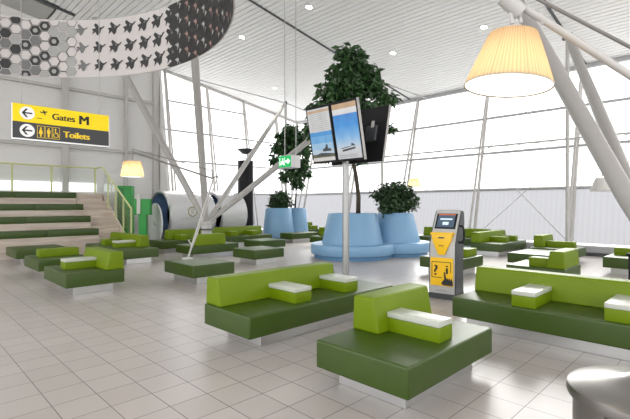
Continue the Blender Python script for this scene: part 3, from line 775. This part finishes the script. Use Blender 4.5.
# screen-plane helper: lateral x, away y, height z offsets -> local vector
def LV(l, dd, z): q = LD(l, dd); return Vector((q.x, q.y, z))
px2 = 13.35 / 430
crown = []
for (x, y, r) in ((352, 58, 14), (340, 72, 14), (365, 70, 16), (330, 92, 15), (350, 90, 18), (374, 86, 12), (385, 100, 9), (318, 108, 11), (335, 112, 15), (356, 110, 17), (376, 112, 11), (312, 130, 8), (322, 135, 9), (350, 135, 16), (372, 132, 10), (340, 150, 12), (326, 152, 8), (362, 152, 10), (343, 50, 8), (390, 128, 5)):
    crown.append((LV((x - 352) * px2, rnd.uniform(-.45, .45), (205 - y) * px2 + 1.6 - 1.26), int(r * r * 1.55), r * px2 * 1.0, r * px2 * .82))
tree('tall leafy green tree with curved trunk in the large blue planter', P1c, 1.26,
     [LV(.18, 0, 0), LV(.19, 0, .6), LV(.12, 0, 1.2), LV(-.02, 0, 1.9), LV(-.04, 0, 2.6), LV(0, 0, 3.3), LV(0, 0, 4.1)], crown, rnd, .075, .24)
def bush(label, base, z0, rx, rz, n, rnd, size):
    t = thing('leafy_bush', label, 'bush', (base.x, base.y, z0))
    bm = NB()
    for k in range(9):
        a = 2 * PI * k / 9; tube(bm, [(.05 * math.cos(a), .05 * math.sin(a), 0), (rx * .55 * math.cos(a), rx * .55 * math.sin(a), rz * 1.1)], [.018, .008], 5)
    link('stems', bm, M['bark'], t)
    bm = NB()
    for k in range(12):
        a = rnd.uniform(0, 2 * PI); q = rnd.uniform(.2, .72)
        leaf_cluster(bm, (rx * q * math.cos(a), rx * q * math.sin(a), rz * rnd.uniform(.35, 1.35)), n // 9, rx * .5, rz * .45, size, rnd, 0)
    leaf_cluster(bm, (0, 0, rz * .75), n // 3, rx * .8, rz * .7, size, rnd, 0)
    link('foliage', bm, M['leaf2'], t); return t
bush('dense dark green bush in the right tub of the large planter', P2c, 1.24, .72, .66, 2600, rnd, .15)
# distant planter
Q1 = LD(-1.68, 19.8); Q2 = LD(-.95, 20.5)
t = thing('planter_tub', 'distant small pale blue twin planter by the glass corner', 'planter', Q1)
for c, rb, rt in ((Vector((0, 0, 0)), .74, .58), (Q2 - Q1, .66, .5)):
    bm = NB(); planter_lobe(bm, c.x, c.y, rb, rt, .16, 1.46); autosmooth(link('tub', bm, M['blue'], t), 40)
    bm = NB(); lathe(bm, [(rb + .03, 0), (rb + .05, .16), (rb - .02, .20)], c.x, c.y, 40); link('base_ring', bm, M['blue'], t)
    bm = NB(); lathe(bm, [(rt - .07, 1.35), (0, 1.38)], c.x, c.y, 32); link('soil', bm, M['soil'], t)
px3 = 20.4 / 430
crown = []
for (x, y, r) in ((286, 128, 7), (280, 136, 8), (294, 136, 8), (275, 148, 7), (288, 148, 10), (299, 150, 8), (272, 160, 6), (284, 160, 9), (297, 164, 8), (291, 174, 8), (302, 172, 5), (280, 176, 5), (293, 182, 6), (303, 140, 4)):
    crown.append((LV((x - 291) * px3, rnd.uniform(-.3, .3), (205 - y) * px3 + 1.6 - 1.36), int(r * r * 4), r * px3, r * px3 * .9))
tree('smaller leafy tree rising from the distant blue planter', Q2, 1.36,
     [LV(0, 0, 0), LV(.05, 0, .8), LV(.0, 0, 1.6), LV(-.05, 0, 2.5), LV(0, 0, 3.0)], crown, rnd, .04, .26)
bush('low dark bush in the front tub of the distant planter', Q1, 1.36, .56, .52, 1200, rnd, .17)

# ------------------------------------------------------------------ self-service kiosk
ka = LD(1.975, 7.48); kb = ka + LD(.8, -.6)
dirx = (kb - ka).normalized(); ang = math.atan2(dirx.y, dirx.x)
t = thing('service_kiosk', 'grey self-service kiosk with yellow front panel and tilted screen', 'kiosk', (ka.x, ka.y, 0), ang)
t.scale = (1.07, 1, 1)
KW = .44
# local: x across the front, y into the body, z up; side profile as (y,z)
prof = [(0, .03), (.02, .93), (.09, 1.10), (.32, 1.49), (.36, 1.52), (.43, 1.48), (.45, 1.30), (.38, .95), (.38, .40), (.40, .03)]
bm = NB(); prism(bm, prof, 'x', .02, KW - .02, .008, 2); autosmooth(link('body', bm, M['kiosk_white'], t), 40)
sp = [(.02, .0), (.04, .93), (.11, 1.10), (.335, 1.48), (.36, 1.50), (.45, 1.48), (.47, 1.30), (.42, .95), (.40, .40), (.42, .0)]
for x0, x1 in ((0, .0195), (KW - .0195, KW)):
    bm = NB(); prism(bm, sp, 'x', x0, x1, .003, 1); link('side_cover', bm, M['char'], t)
bm = NB(); box(bm, .0, KW, -.02, .44, 0, .09, .008, 1); link('base', bm, M['char'], t)
# slanted screen in its frame
sl = math.atan2(1.49 - 1.10, .32 - .09)
Fm = Matrix.Translation((0, .09, 1.10)) @ Matrix.Rotation(sl, 4, 'X')       # x across, y up the slope, z outward
def onslope(bm): bmesh.ops.transform(bm, matrix=Fm, verts=bm.verts[:])
bm = NB(); box(bm, .05, KW - .05, .10, .40, .0, .012, .004, 1); onslope(bm); link('screen_frame', bm, M['black'], t)
bm = NB(); box(bm, .08, KW - .08, .125, .365, .012, .015); onslope(bm)
scr = link('display', bm, emis('kiosk_display', (.05, .08, .12), .25), t)
bm = NB(); box(bm, .12, KW - .12, .27, .30, .0152, .0165); box(bm, .17, KW - .17, .17, .23, .0152, .0165); onslope(bm); link('display_icons', bm, emis('kiosk_icons', (.5, .6, .65), .4), scr)
bm = NB(); box(bm, .08, KW - .08, .367, .385, .012, .015); onslope(bm); link('status_strip', bm, emis('kiosk_strip', (.5, .12, .05), .4), t)
# yellow tongue panel
bm = NB(); pts = [(.05, 1.10), (KW - .05, 1.10), (KW - .08, .97), (.27, .75), (.17, .75), (.08, .97)]
vs = []
prism(bm, [(p[0], p[1]) for p in pts], 'y', -.028, .06, .008, 2); bmesh.ops.translate(bm, verts=bm.verts[:], vec=(0, 0, 0)); autosmooth(link('yellow_tongue', bm, M['yellow'], t), 40)
bm = NB(); box(bm, .04, KW - .04, -.03, .13, 1.09, 1.13, .006, 1); link('reader_shelf', bm, M['yellow'], t)
bm = NB(); box(bm, .17, .27, -.031, -.028, 1.03, 1.055); box(bm, .18, .26, -.031, -.028, .90, .912); link('card_slot', bm, M['char'], t)
# yellow picture panel: question mark, letter i and pointing hand
bm = NB(); box(bm, .035, KW - .035, -.008, .0, .22, .70, .003, 1); yp = link('picture_panel', bm, M['yellow'], t)
Kx = lambda x, z, y=-.010: Matrix.Translation((x, y, z)) @ Matrix.Rotation(PI / 2, 4, 'X')
text('question_mark', '?', .25, M['ink'], yp, Kx(.075, .40), .001, bold=.010)
text('information_letter', 'i', .22, M['ink'], yp, Kx(.275, .43), .001, bold=.015)
bm = NB(); Y = -.0095
def fr(x0, z0, x1, z1): bm.faces.new([bm.verts.new((a, Y, b)) for a, b in ((x0, z0), (x1, z0), (x1, z1), (x0, z1))])
fr(.06, .355, .225, .367); fr(.06, .62, .37, .632); fr(.055, .36, .066, .627); fr(.362, .45, .373, .627)
link('picture_border', bm, M['ink'], yp)
bm = NB(); Y = -.0100
bm.faces.new([bm.verts.new((a, Y, b)) for a, b in ((.215, .255), (.25, .235), (.40, .235), (.402, .30), (.375, .36), (.36, .32), (.35, .37), (.335, .33), (.322, .37), (.31, .34), (.295, .36), (.275, .46), (.255, .46), (.262, .33), (.23, .30))])
link('hand_pictogram', bm, M['ink'], yp)
bm = NB(); box(bm, .13, .30, -.006, .0, .13, .155); link('label_plate', bm, M['hexpale'], t)
# phone handset with hook on the side
bm = NB(); tube(bm, [(KW + .05, .20, 1.24), (KW + .075, .19, 1.16), (KW + .075, .19, 1.02), (KW + .045, .20, .95)], .016, 8); tube(bm, [(KW, .20, 1.24), (KW + .05, .20, 1.24)], .018, 8); tube(bm, [(KW, .20, .96), (KW + .05, .20, .96)], .018, 8); link('handset', bm, M['black'], t)

# ------------------------------------------------------------------ round steel bin
bc = LD(1.60, 2.06)
t = thing('waste_bin', 'round brushed steel bin with domed lid in the bottom right corner', 'bin', (bc.x, bc.y, 0), R(-45))
t.scale = (1, 1, .955)
rB = .335
bm = NB(); lathe(bm, [(0, .0), (rB - .03, 0), (rB - .02, .02), (rB - .02, .70), (0, .70)], n=64); autosmooth(link('drum', bm, M['steel'], t))
bm = NB(); lathe(bm, [(rB - .02, .685), (rB + .004, .685), (rB + .008, .70), (rB + .004, .735), (rB - .02, .748), (rB * .6, .775), (.10, .80), (.05, .83), (0, .83)], n=72); autosmooth(link('lid', bm, M['steel'], t), 40)
bm = NB(); lathe(bm, [(.045, .82), (.06, .84), (.062, .90), (.04, .925), (0, .93)], n=32); autosmooth(link('knob', bm, M['steel'], t), 40)
bm = NB()
a0 = -158
sg = [(rB - .018, a0 + q * 4) for q in range(5)]
q0 = None
for r_, a in sg:
    c = [bm.verts.new(((r_) * math.cos(R(a)), (r_) * math.sin(R(a)), z)) for z in (.60, .685)]
    if q0: bm.faces.new((q0[0], c[0], c[1], q0[1]))
    q0 = c
lp = link('lock_plate', bm, M['sign_dark'], t)
bm = NB(); q0 = None
for k in range(3):
    a = a0 + 4 + 4 * k
    c = [bm.verts.new(((rB - .0165) * math.cos(R(a)), (rB - .0165) * math.sin(R(a)), z)) for z in (.62, .665)]
    if q0: bm.faces.new((q0[0], c[0], c[1], q0[1]))
    q0 = c
link('plate_mark', bm, M['white_pad'], lp)

# ------------------------------------------------------------------ oversized arm lamps
def shade(parent, rb, rt, h, m, lit, tilt=None, nm='lamp_shade'):
    """pleated open shade with its top at the local origin"""
    bm = NB(); n = 96
    A, B = [], []
    for k in range(n):
        f = 1 + (.012 if k % 2 else 0)
        a = 2 * PI * k / n
        A.append(bm.verts.new((rt * f * math.cos(a), rt * f * math.sin(a), 0))); B.append(bm.verts.new((rb * f * math.cos(a), rb * f * math.sin(a), -h)))
    C_ = [bm.verts.new(((rt * .5 + rb * .5 + .004) * math.cos(2 * PI * k / n), (rt * .5 + rb * .5 + .004) * math.sin(2 * PI * k / n), -h * .5)) for k in range(n)]
    for k in range(n):
        q = (k + 1) % n
        bm.faces.new((A[k], A[q], C_[q], C_[k])); bm.faces.new((C_[k], C_[q], B[q], B[k]))
    o = link(nm, bm, m, parent)
    bm = NB(); lathe(bm, [(0, .012), (rt * .4, .012), (rt, 0)], n=48); link('shade_cap', bm, M['white_metal'], o)
    bm = NB(); lathe(bm, [(rb * .992, -h), (rb * 1.012, -h), (rb * 1.012, -h - .004), (rb * .992, -h - .004)], n=64); link('shade_rim', bm, M['white_pad'], o)
    if lit:
        bm = NB(); lathe(bm, [(0, -h + .020), (rb * .985, -h + .012), (rb * .985, -h + .004), (0, -h + .010)], n=48); dfm = link('diffuser', bm, M['diffuser'], o)
        bm = NB(); lathe(bm, [(0, -h * .35), (.035, -h * .38), (.05, -h * .5), (.035, -h * .62), (0, -h * .66)], n=20); link('bulb', bm, M['bulb'], o)
        l = bpy.data.lights.new('lamp_glow', 'POINT'); l.energy = lit; l.color = (1, .80, .52); l.shadow_soft_size = .05
        lo = bpy.data.objects.new('lamp_glow', l); COL.objects.link(lo); lo.parent = o; lo.location = (0, 0, -h * .75)
    return o
dm = bpy.data.materials.new('lamp_diffuser'); dm.use_nodes = True
b = dm.node_tree.nodes['Principled BSDF']; b.inputs['Base Color'].default_value = (.95, .92, .85, 1); b.inputs['Emission Color'].default_value = (1, .96, .88, 1); b.inputs['Emission Strength'].default_value = 1.1
M['diffuser'] = dm

# left lamp: foot on the bench
f = Vector((4.76, 8.78, .40))
t = thing('arm_lamp', 'giant desk-style arm lamp with glowing cream shade standing on the bench', 'lamp', f)
def lp_(L, z, dd=0.0):                # point in the lamp's plane relative to the foot
    q = LD(L, dd); return Vector((q.x, q.y, z))
k9 = 9.57 / 430
P = lambda x, y, dd=0: lp_((x - 187.5) * k9, (205 - y) * k9 + 1.6 - .40, dd)
bm = NB(); lathe(bm, [(0, 0), (.13, 0), (.13, .02), (.03, .035), (0, .035)], n=32); link('foot', bm, M['white_metal'], t)
bm = NB(); tube(bm, [P(188.5, 257), P(213.5, 179)], .022, 8); tube(bm, [P(192.5, 247), P(218, 176.5)], .014, 8); tube(bm, [P(188.5, 240), P(193, 247)], .012, 6); link('lower_arm', bm, M['white_metal'], t)
bm = NB(); tube(bm, [P(133, 152), P(213, 178.5)], .020, 8); tube(bm, [P(133, 149), P(212, 170.5)], .010, 8); link('upper_arm', bm, M['arm'], t)
bm = NB(); tube(bm, [P(212, 170), P(213, 180)], .014, 8); tube(bm, [P(212, 178), P(218.5, 176)], .014, 8); link('elbow', bm, M['arm'], t)
bm = NB(); tube(bm, [P(133, 149), P(133, 161)], .009, 6); link('hanger', bm, M['arm'], t)
s = shade(t, .245, .18, .34, M['shade'], 3.5); s.location = P(132.5, 161.5)

# right lamp: foot outside the frame on the floor
rl = LD(1.28, 2.80)
footR = LD(3.3, 2.55)
t = thing('arm_lamp', 'giant arm lamp with glowing pleated cream shade hanging overhead at right', 'lamp', (footR.x, footR.y, 0))
def Q(L, D, z): q = LD(L, D) - footR; return Vector((q.x, q.y, z))
k = 2.80 / 430
J = lambda x, y, D=2.80: Q((x - 315) / 430 * D, D, 1.6 + (205 - y) / 430 * D)
s = shade(t, .268, .148, .335, M['shade'], 1.2)
s.location = J(513, 35)
s.rotation_euler = Matrix.Rotation(R(6.0), 4, LD(0, 1).normalized()).to_euler()
El = J(720, 133, 2.75)
bm = NB(); tube(bm, [J(509, 0), J(545, 21), El], [.022, .024, .026], 14); autosmooth(link('upper_arm', bm, M['white_metal'], t))
bm = NB(); tube(bm, [J(528, -6), J(630, 47), J(712, 92, 2.75)], .012, 8); link('upper_rod', bm, M['arm'], t)
bm = NB(); tube(bm, [J(503, -3), J(521, 13)], .05, 16); tube(bm, [J(511, 8), J(512, 24)], .014, 8); tube(bm, [J(519, 10), J(521, 23)], .012, 8); tube(bm, [J(513, 9), J(530, 8), J(543, 24)], .010, 8); autosmooth(link('shade_joint', bm, M['white_metal'], t))
bm = NB(); tube(bm, [El, (0, 0, .03)], .036, 12); tube(bm, [J(712, 92, 2.75), (.08, .0, .3)], .012, 8); link('lower_arm', bm, M['white_metal'], t)
bm = NB(); lathe(bm, [(0, 0), (.3, 0), (.3, .03), (.05, .05), (0, .05)], n=40); link('foot', bm, M['white_metal'], t)

# third lamp, unlit, far right
c3 = LD((602 - 315) / 430 * 11.3, 11.3)
ft = LD((655 - 315) / 430 * 11.3, 11.3)
t = thing('arm_lamp', 'unlit arm lamp with pale grey shade far right before the facade', 'lamp', (ft.x, ft.y, 0))
def Q3(x, y): D = 11.3; q = LD((x - 315) / 430 * D, D, 1.6 + (205 - y) / 430 * D); return Vector((q.x - ft.x, q.y - ft.y, q.z))
s = shade(t, .275, .15, .34, M['shade_grey'], 0); s.location = Q3(602, 178)
bm = NB(); tube(bm, [Q3(602, 178), Q3(602, 168), Q3(675, 150)], .016, 8); link('upper_arm', bm, M['grey_metal'], t)
bm = NB(); tube(bm, [Q3(675, 150), (0, 0, .03)], .022, 8); link('lower_arm', bm, M['grey_metal'], t)
bm = NB(); lathe(bm, [(0, 0), (.16, 0), (.16, .02), (0, .03)], n=24); link('foot', bm, M['white_metal'], t)
# fourth lamp, lit, behind the bush
c4 = LD((414.5 - 315) / 430 * 16.6, 16.6); f4 = LD((398 - 315) / 430 * 16.6, 16.6)
t = thing('arm_lamp', 'small distant lit arm lamp beside the planter bush', 'lamp', (f4.x, f4.y, 0))
def Q4(x, y): D = 16.6; q = LD((x - 315) / 430 * D, D, 1.6 + (205 - y) / 430 * D); return Vector((q.x - f4.x, q.y - f4.y, q.z))
s = shade(t, .25, .17, .32, M['shade'], 4); s.location = Q4(414.5, 178.5)
bm = NB(); tube(bm, [Q4(414.5, 178), Q4(414, 171), Q4(404, 180), Q4(399, 176)], .014, 6); link('upper_arm', bm, M['grey_metal'], t)
bm = NB(); tube(bm, [Q4(399, 176), (0, 0, .03)], .018, 8); link('lower_arm', bm, M['grey_metal'], t)
bm = NB(); lathe(bm, [(0, 0), (.16, 0), (.16, .02), (0, .03)], n=24); link('foot', bm, M['white_metal'], t)

# ------------------------------------------------------------------ black uplighter column
bk = LD((245.5 - 315) / 430 * 15.6, 15.6)
bk = Vector((bk.x, bk.y, 0))
bk2 = LD((245.5 - 315) / 430 * 19.4, 19.4); bk = Vector((bk2.x, bk2.y, 0)); s9 = 19.4 / 430
t = thing('uplighter_column', 'tall black cylinder with a dish uplighter on top', 'column', bk)
zt = 1.6 + 44 * s9; rr = 7.6 * s9
bm = NB(); lathe(bm, [(0, 0), (rr, 0), (rr, zt), (0, zt)], n=40); autosmooth(link('cylinder', bm, M['black'], t))
bm = NB()
for a in (0, 120, 240): tube(bm, [(.06 * math.cos(R(a)), .06 * math.sin(R(a)), zt), (.16 * math.cos(R(a)), .16 * math.sin(R(a)), zt + .36)], .014, 6)
link('dish_support', bm, M['dark_steel'], t)
bm = NB(); lathe(bm, [(0, zt + .30), (.14, zt + .32), (.36, zt + .50), (.37, zt + .53), (.34, zt + .53), (.12, zt + .36), (0, zt + .34)], n=40); autosmooth(link('dish', bm, M['char'], t), 40)

# ------------------------------------------------------------------ white tubular pods
def pod(label, u0, u1, v, r, zc, marks):
    t = thing('tubular_pod', label, 'pod', (u0, v, 0))
    def ring(x, rr, n=56): return [Vector((x, rr * math.cos(2 * PI * k / n), zc + rr * math.sin(2 * PI * k / n))) for k in range(n)]
    def skin(prof, nm, m):
        bm = NB(); rs = [[bm.verts.new(p) for p in ring(x, q)] for x, q in prof]; n = 56
        for A, B in zip(rs, rs[1:]):
            for k in range(n): bm.faces.new((A[k], A[(k + 1) % n], B[(k + 1) % n], B[k]))
        bmesh.ops.recalc_face_normals(bm, faces=bm.faces[:]); return autosmooth(link(nm, bm, m, t), 40)
    Ln = u1 - u0
    skin([(.05, r), (Ln - .12, r), (Ln - .03, r - .04), (Ln, r - .14), (Ln, .001)], 'shell', M['white_gloss'])
    skin([(.05, r), (0, r - .01), (-.02, r - .05), (.0, r - .10), (.06, r - .11)], 'mouth_ring', M['plinth'])
    skin([(.05, r - .10), (.75, r - .13)], 'blue_lining', M['lining'])
    skin([(.75, r - .13), (Ln - .05, r - .16), (Ln - .05, .01)], 'interior', M['black'])
    for x in (.35, Ln - .35):
        bm = NB(); box(bm, x - .06, x + .06, -r * .6, r * .6, 0, zc - r * .78, .01, 1); link('support', bm, M['grey_metal'], t)
    if marks:
        # roundel and name line on the side that faces the seats
        bm = NB(); n = 28
        def SP(x, a, e=.006): return Vector((x, -(r + e) * math.cos(a), zc + (r + e) * math.sin(a)))
        for k in range(n):
            p0, p1 = 2 * PI * k / n, 2 * PI * (k + 1) / n
            bm.faces.new([bm.verts.new(SP(marks + q * math.cos(p), .16 + q * math.sin(p) / r)) for q, p in ((.20, p0), (.20, p1), (.15, p1), (.15, p0))])
        for k in range(3):
            bm.faces.new([bm.verts.new(SP(marks + a, .16 + b / r)) for a, b in ((-.09, -.08 + .07 * k), (.09, -.06 + .07 * k), (.07, -.03 + .07 * k), (-.07, -.05 + .07 * k))])
        link('roundel_mark', bm, mat('gold_print', (.30, .28, .14), .5), t)
        bm = NB()
        for k in range(12):
            a, b2 = -.42 + k * .075, -.42 + k * .075 + .05
            bm.faces.new([bm.verts.new(SP(marks + x, q)) for x, q in ((a, -.10), (b2, -.10), (b2, -.06), (a, -.06))])
        bm.faces.new([bm.verts.new(SP(marks + x, q)) for x, q in ((-.6, -.155), (.7, -.155), (.7, -.145), (-.6, -.145))])
        link('name_line', bm, M['grey_metal'], t)
    return t
# round hatch door leaning at the mouth of the first pod
pod('round white tube pod with open mouth beside the green stand', 7.45, 9.45, 15.95, .97, 1.19, .9)
pod('second white tube pod behind the branching column base', 9.75, 11.05, 16.05, .97, 1.19, 0)
bm = NB(); n = 40
for x0, x1 in ((0, .05),):
    A = [bm.verts.new((x0, .82 * math.cos(2 * PI * k / n), .82 * math.sin(2 * PI * k / n))) for k in range(n)]
    B = [bm.verts.new((x1, .82 * math.cos(2 * PI * k / n), .82 * math.sin(2 * PI * k / n))) for k in range(n)]
    bm.faces.new(A); bm.faces.new(B[::-1])
    for k in range(n): bm.faces.new((A[k], B[k], B[(k + 1) % n], A[(k + 1) % n]))
bmesh.ops.recalc_face_normals(bm, faces=bm.faces[:])
t = thing('hatch_door', 'round white hatch door standing open before the tube pod mouth', 'door', (7.2, 15.75, 0))
o = link('door_leaf', bm, M['white_gloss'], t); o.location = (0, 0, .85); o.rotation_euler = (0, 0, R(-8))
bm = NB(); box(bm, -.06, .10, -.3, .3, 0, .08, .01, 1); link('door_foot', bm, M['grey_metal'], t)
bm = NB(); tube(bm, [(-.03, -.1, 0), (-.03, .1, .1)], .02, 8); link('handle', bm, M['grey_metal'], o)

# ------------------------------------------------------------------ green stands right of the stairs
g1 = LD((143.2 - 315) / 430 * 15.4, 15.4); k1 = 15.4 / 430
t = thing('information_stand', 'bright green stand with wide head on a narrow stem', 'stand', (g1.x, g1.y, 0), R(-45) + R(8))
bm = NB(); box(bm, -.13, .13, -.13, .13, .02, 1.25, .006, 1); link('stem', bm, M['grn_panel'], t)
bm = NB(); box(bm, -7.2 * k1, 7.2 * k1, -.18, .18, 1.25, 1.6 + 6 * k1, .006, 1); link('head', bm, M['grn_panel'], t)
bm = NB(); box(bm, -.28, .28, -.28, .28, 0, .025, .004, 1); link('base_plate', bm, M['grn_panel2'], t)
bm = NB(); box(bm, -4.8 * k1, -1.2 * k1, -.22, -.18, 1.28, 1.6 + 10.5 * k1, .01, 1); link('leaflet_holder', bm, M['white_pad'], t)
g2 = LD((123 - 315) / 430 * 17.6, 17.6); k2 = 17.6 / 430
t = thing('green_booth', 'tall deep green booth behind the stair railing', 'booth', (g2.x, g2.y, 0), R(-45) + R(12))
bm = NB(); box(bm, -4 * k2, 9.5 * k2, -.25, .25, .40, 1.6 + 19 * k2, .008, 1); link('cabinet', bm, M['grn_panel'], t)
bm = NB(); box(bm, -3.6 * k2, 2.5 * k2, -.262, -.25, .55, 1.6 + 17 * k2, .004, 1); link('door', bm, M['grn_panel2'], t)
bm = NB(); box(bm, -4.4 * k2, 10 * k2, -.28, .28, 0, .40, .008, 1); link('white_base', bm, M['white_gloss'], t)

# black slim stand near right edge
bs = LD((629.5 - 315) / 430 * 8.0, 8.0)
t = thing('barrier_post', 'slim black post with round foot at right picture edge', 'post', (bs.x, bs.y, 0))
bm = NB(); tube(bm, [(0, 0, .02), (0, 0, .66)], .018, 10); link('post', bm, M['black'], t)
bm = NB(); lathe(bm, [(0, 0), (.17, 0), (.17, .015), (.03, .03), (0, .03)], n=32); link('foot', bm, M['black'], t)
bm = NB(); lathe(bm, [(0, .66), (.05, .66), (.05, .70), (0, .71)], n=20); link('cap', bm, M['black'], t)

# ------------------------------------------------------------------ ceiling downlights
def ceil_point(x, y):
    l = (x - 315) / 430; r_ = (205 - y) / 430
    D = (9.55 - 1.6) / (r_ + .168 * (1 + l) / S2)
    return LD(l * D, D)
spots = [(309, 7), (242, 37), (275, 88), (393, 53), (484, 27), (193, 58)]
names = ['above the two exit sign wires', 'above the glass facade at upper left', 'nearest the far roof post', 'just right of the large tree crown', 'left of the big overhead lampshade', 'beside the patterned banner edge']
for (x, y), nm in zip(spots, names):
    c = ceil_point(x, y); u, v = c.x, c.y
    t = thing('downlight', 'small round white ceiling downlight ' + nm, 'downlight', (u, v, CEIL(u)), 0, 'ceiling downlights')
    t.rotation_euler = (0, math.atan(.168), 0)
    bm = NB(); lathe(bm, [(.10, -.012), (.135, -.012), (.135, .02), (.10, .02)], n=24); link('ring', bm, M['white_metal'], t)
    bm = NB(); lathe(bm, [(0, -.008), (.10, -.008)], n=24); link('lens', bm, M['spot'], t)
    l = bpy.data.lights.new('downlight_beam', 'SPOT'); l.energy = 45; l.spot_size = R(80); l.spot_blend = .6; l.shadow_soft_size = .08; l.color = (1, .96, .9)
    lo = bpy.data.objects.new('downlight_beam', l); COL.objects.link(lo); lo.location = (u, v, CEIL(u) - .05)

# ------------------------------------------------------------------ daylight
w = bpy.data.worlds.new('overcast'); scn.world = w; w.use_nodes = True
nt = w.node_tree; bg = nt.nodes['Background']
tc = nt.nodes.new('ShaderNodeTexCoord'); sx = nt.nodes.new('ShaderNodeSeparateXYZ'); nt.links.new(tc.outputs['Generated'], sx.inputs[0])
cr = nt.nodes.new('ShaderNodeValToRGB'); cr.color_ramp.elements[0].position = .48; cr.color_ramp.elements[0].color = (.80, .80, .80, 1)
cr.color_ramp.elements[1].position = .75; cr.color_ramp.elements[1].color = (1.0, 1.0, 1.0, 1)
mr = nt.nodes.new('ShaderNodeMapRange'); mr.inputs['From Min'].default_value = -1; nt.links.new(sx.outputs['Z'], mr.inputs['Value'])
nt.links.new(mr.outputs['Result'], cr.inputs['Fac']); nt.links.new(cr.outputs['Color'], bg.inputs['Color'])
bg.inputs['Strength'].default_value = 1.9

sl_ = bpy.data.lights.new('hazy_sun', 'SUN'); sl_.energy = 5.0; sl_.angle = R(50); sl_.color = (1, .98, .95)
so = bpy.data.objects.new('hazy_sun', sl_); COL.objects.link(so)
so.rotation_euler = (-Vector((.75, .25, .62))).to_track_quat('-Z', 'Y').to_euler()

cam = bpy.data.cameras.new('camera'); co = bpy.data.objects.new('camera', cam); COL.objects.link(co)
co.location = (0, 0, 1.6); co.rotation_euler = (PI / 2, 0, R(-45))
cam.sensor_width = 36; cam.lens = 430 / 630 * 36; cam.shift_y = -4.5 / 630; cam.clip_start = .05; cam.clip_end = 500
scn.camera = co
scn.view_settings.view_transform = 'Standard'; scn.view_settings.look = 'None'; scn.view_settings.gamma = 1
scn.view_settings.exposure = 0.66; scn.view_settings.use_curve_mapping = False
scn.cycles.use_denoising = True; scn.cycles.max_bounces = 10; scn.cycles.diffuse_bounces = 5; scn.cycles.glossy_bounces = 4
scn.cycles.transparent_max_bounces = 12; scn.cycles.transmission_bounces = 6
scn.cycles.sample_clamp_indirect = 8
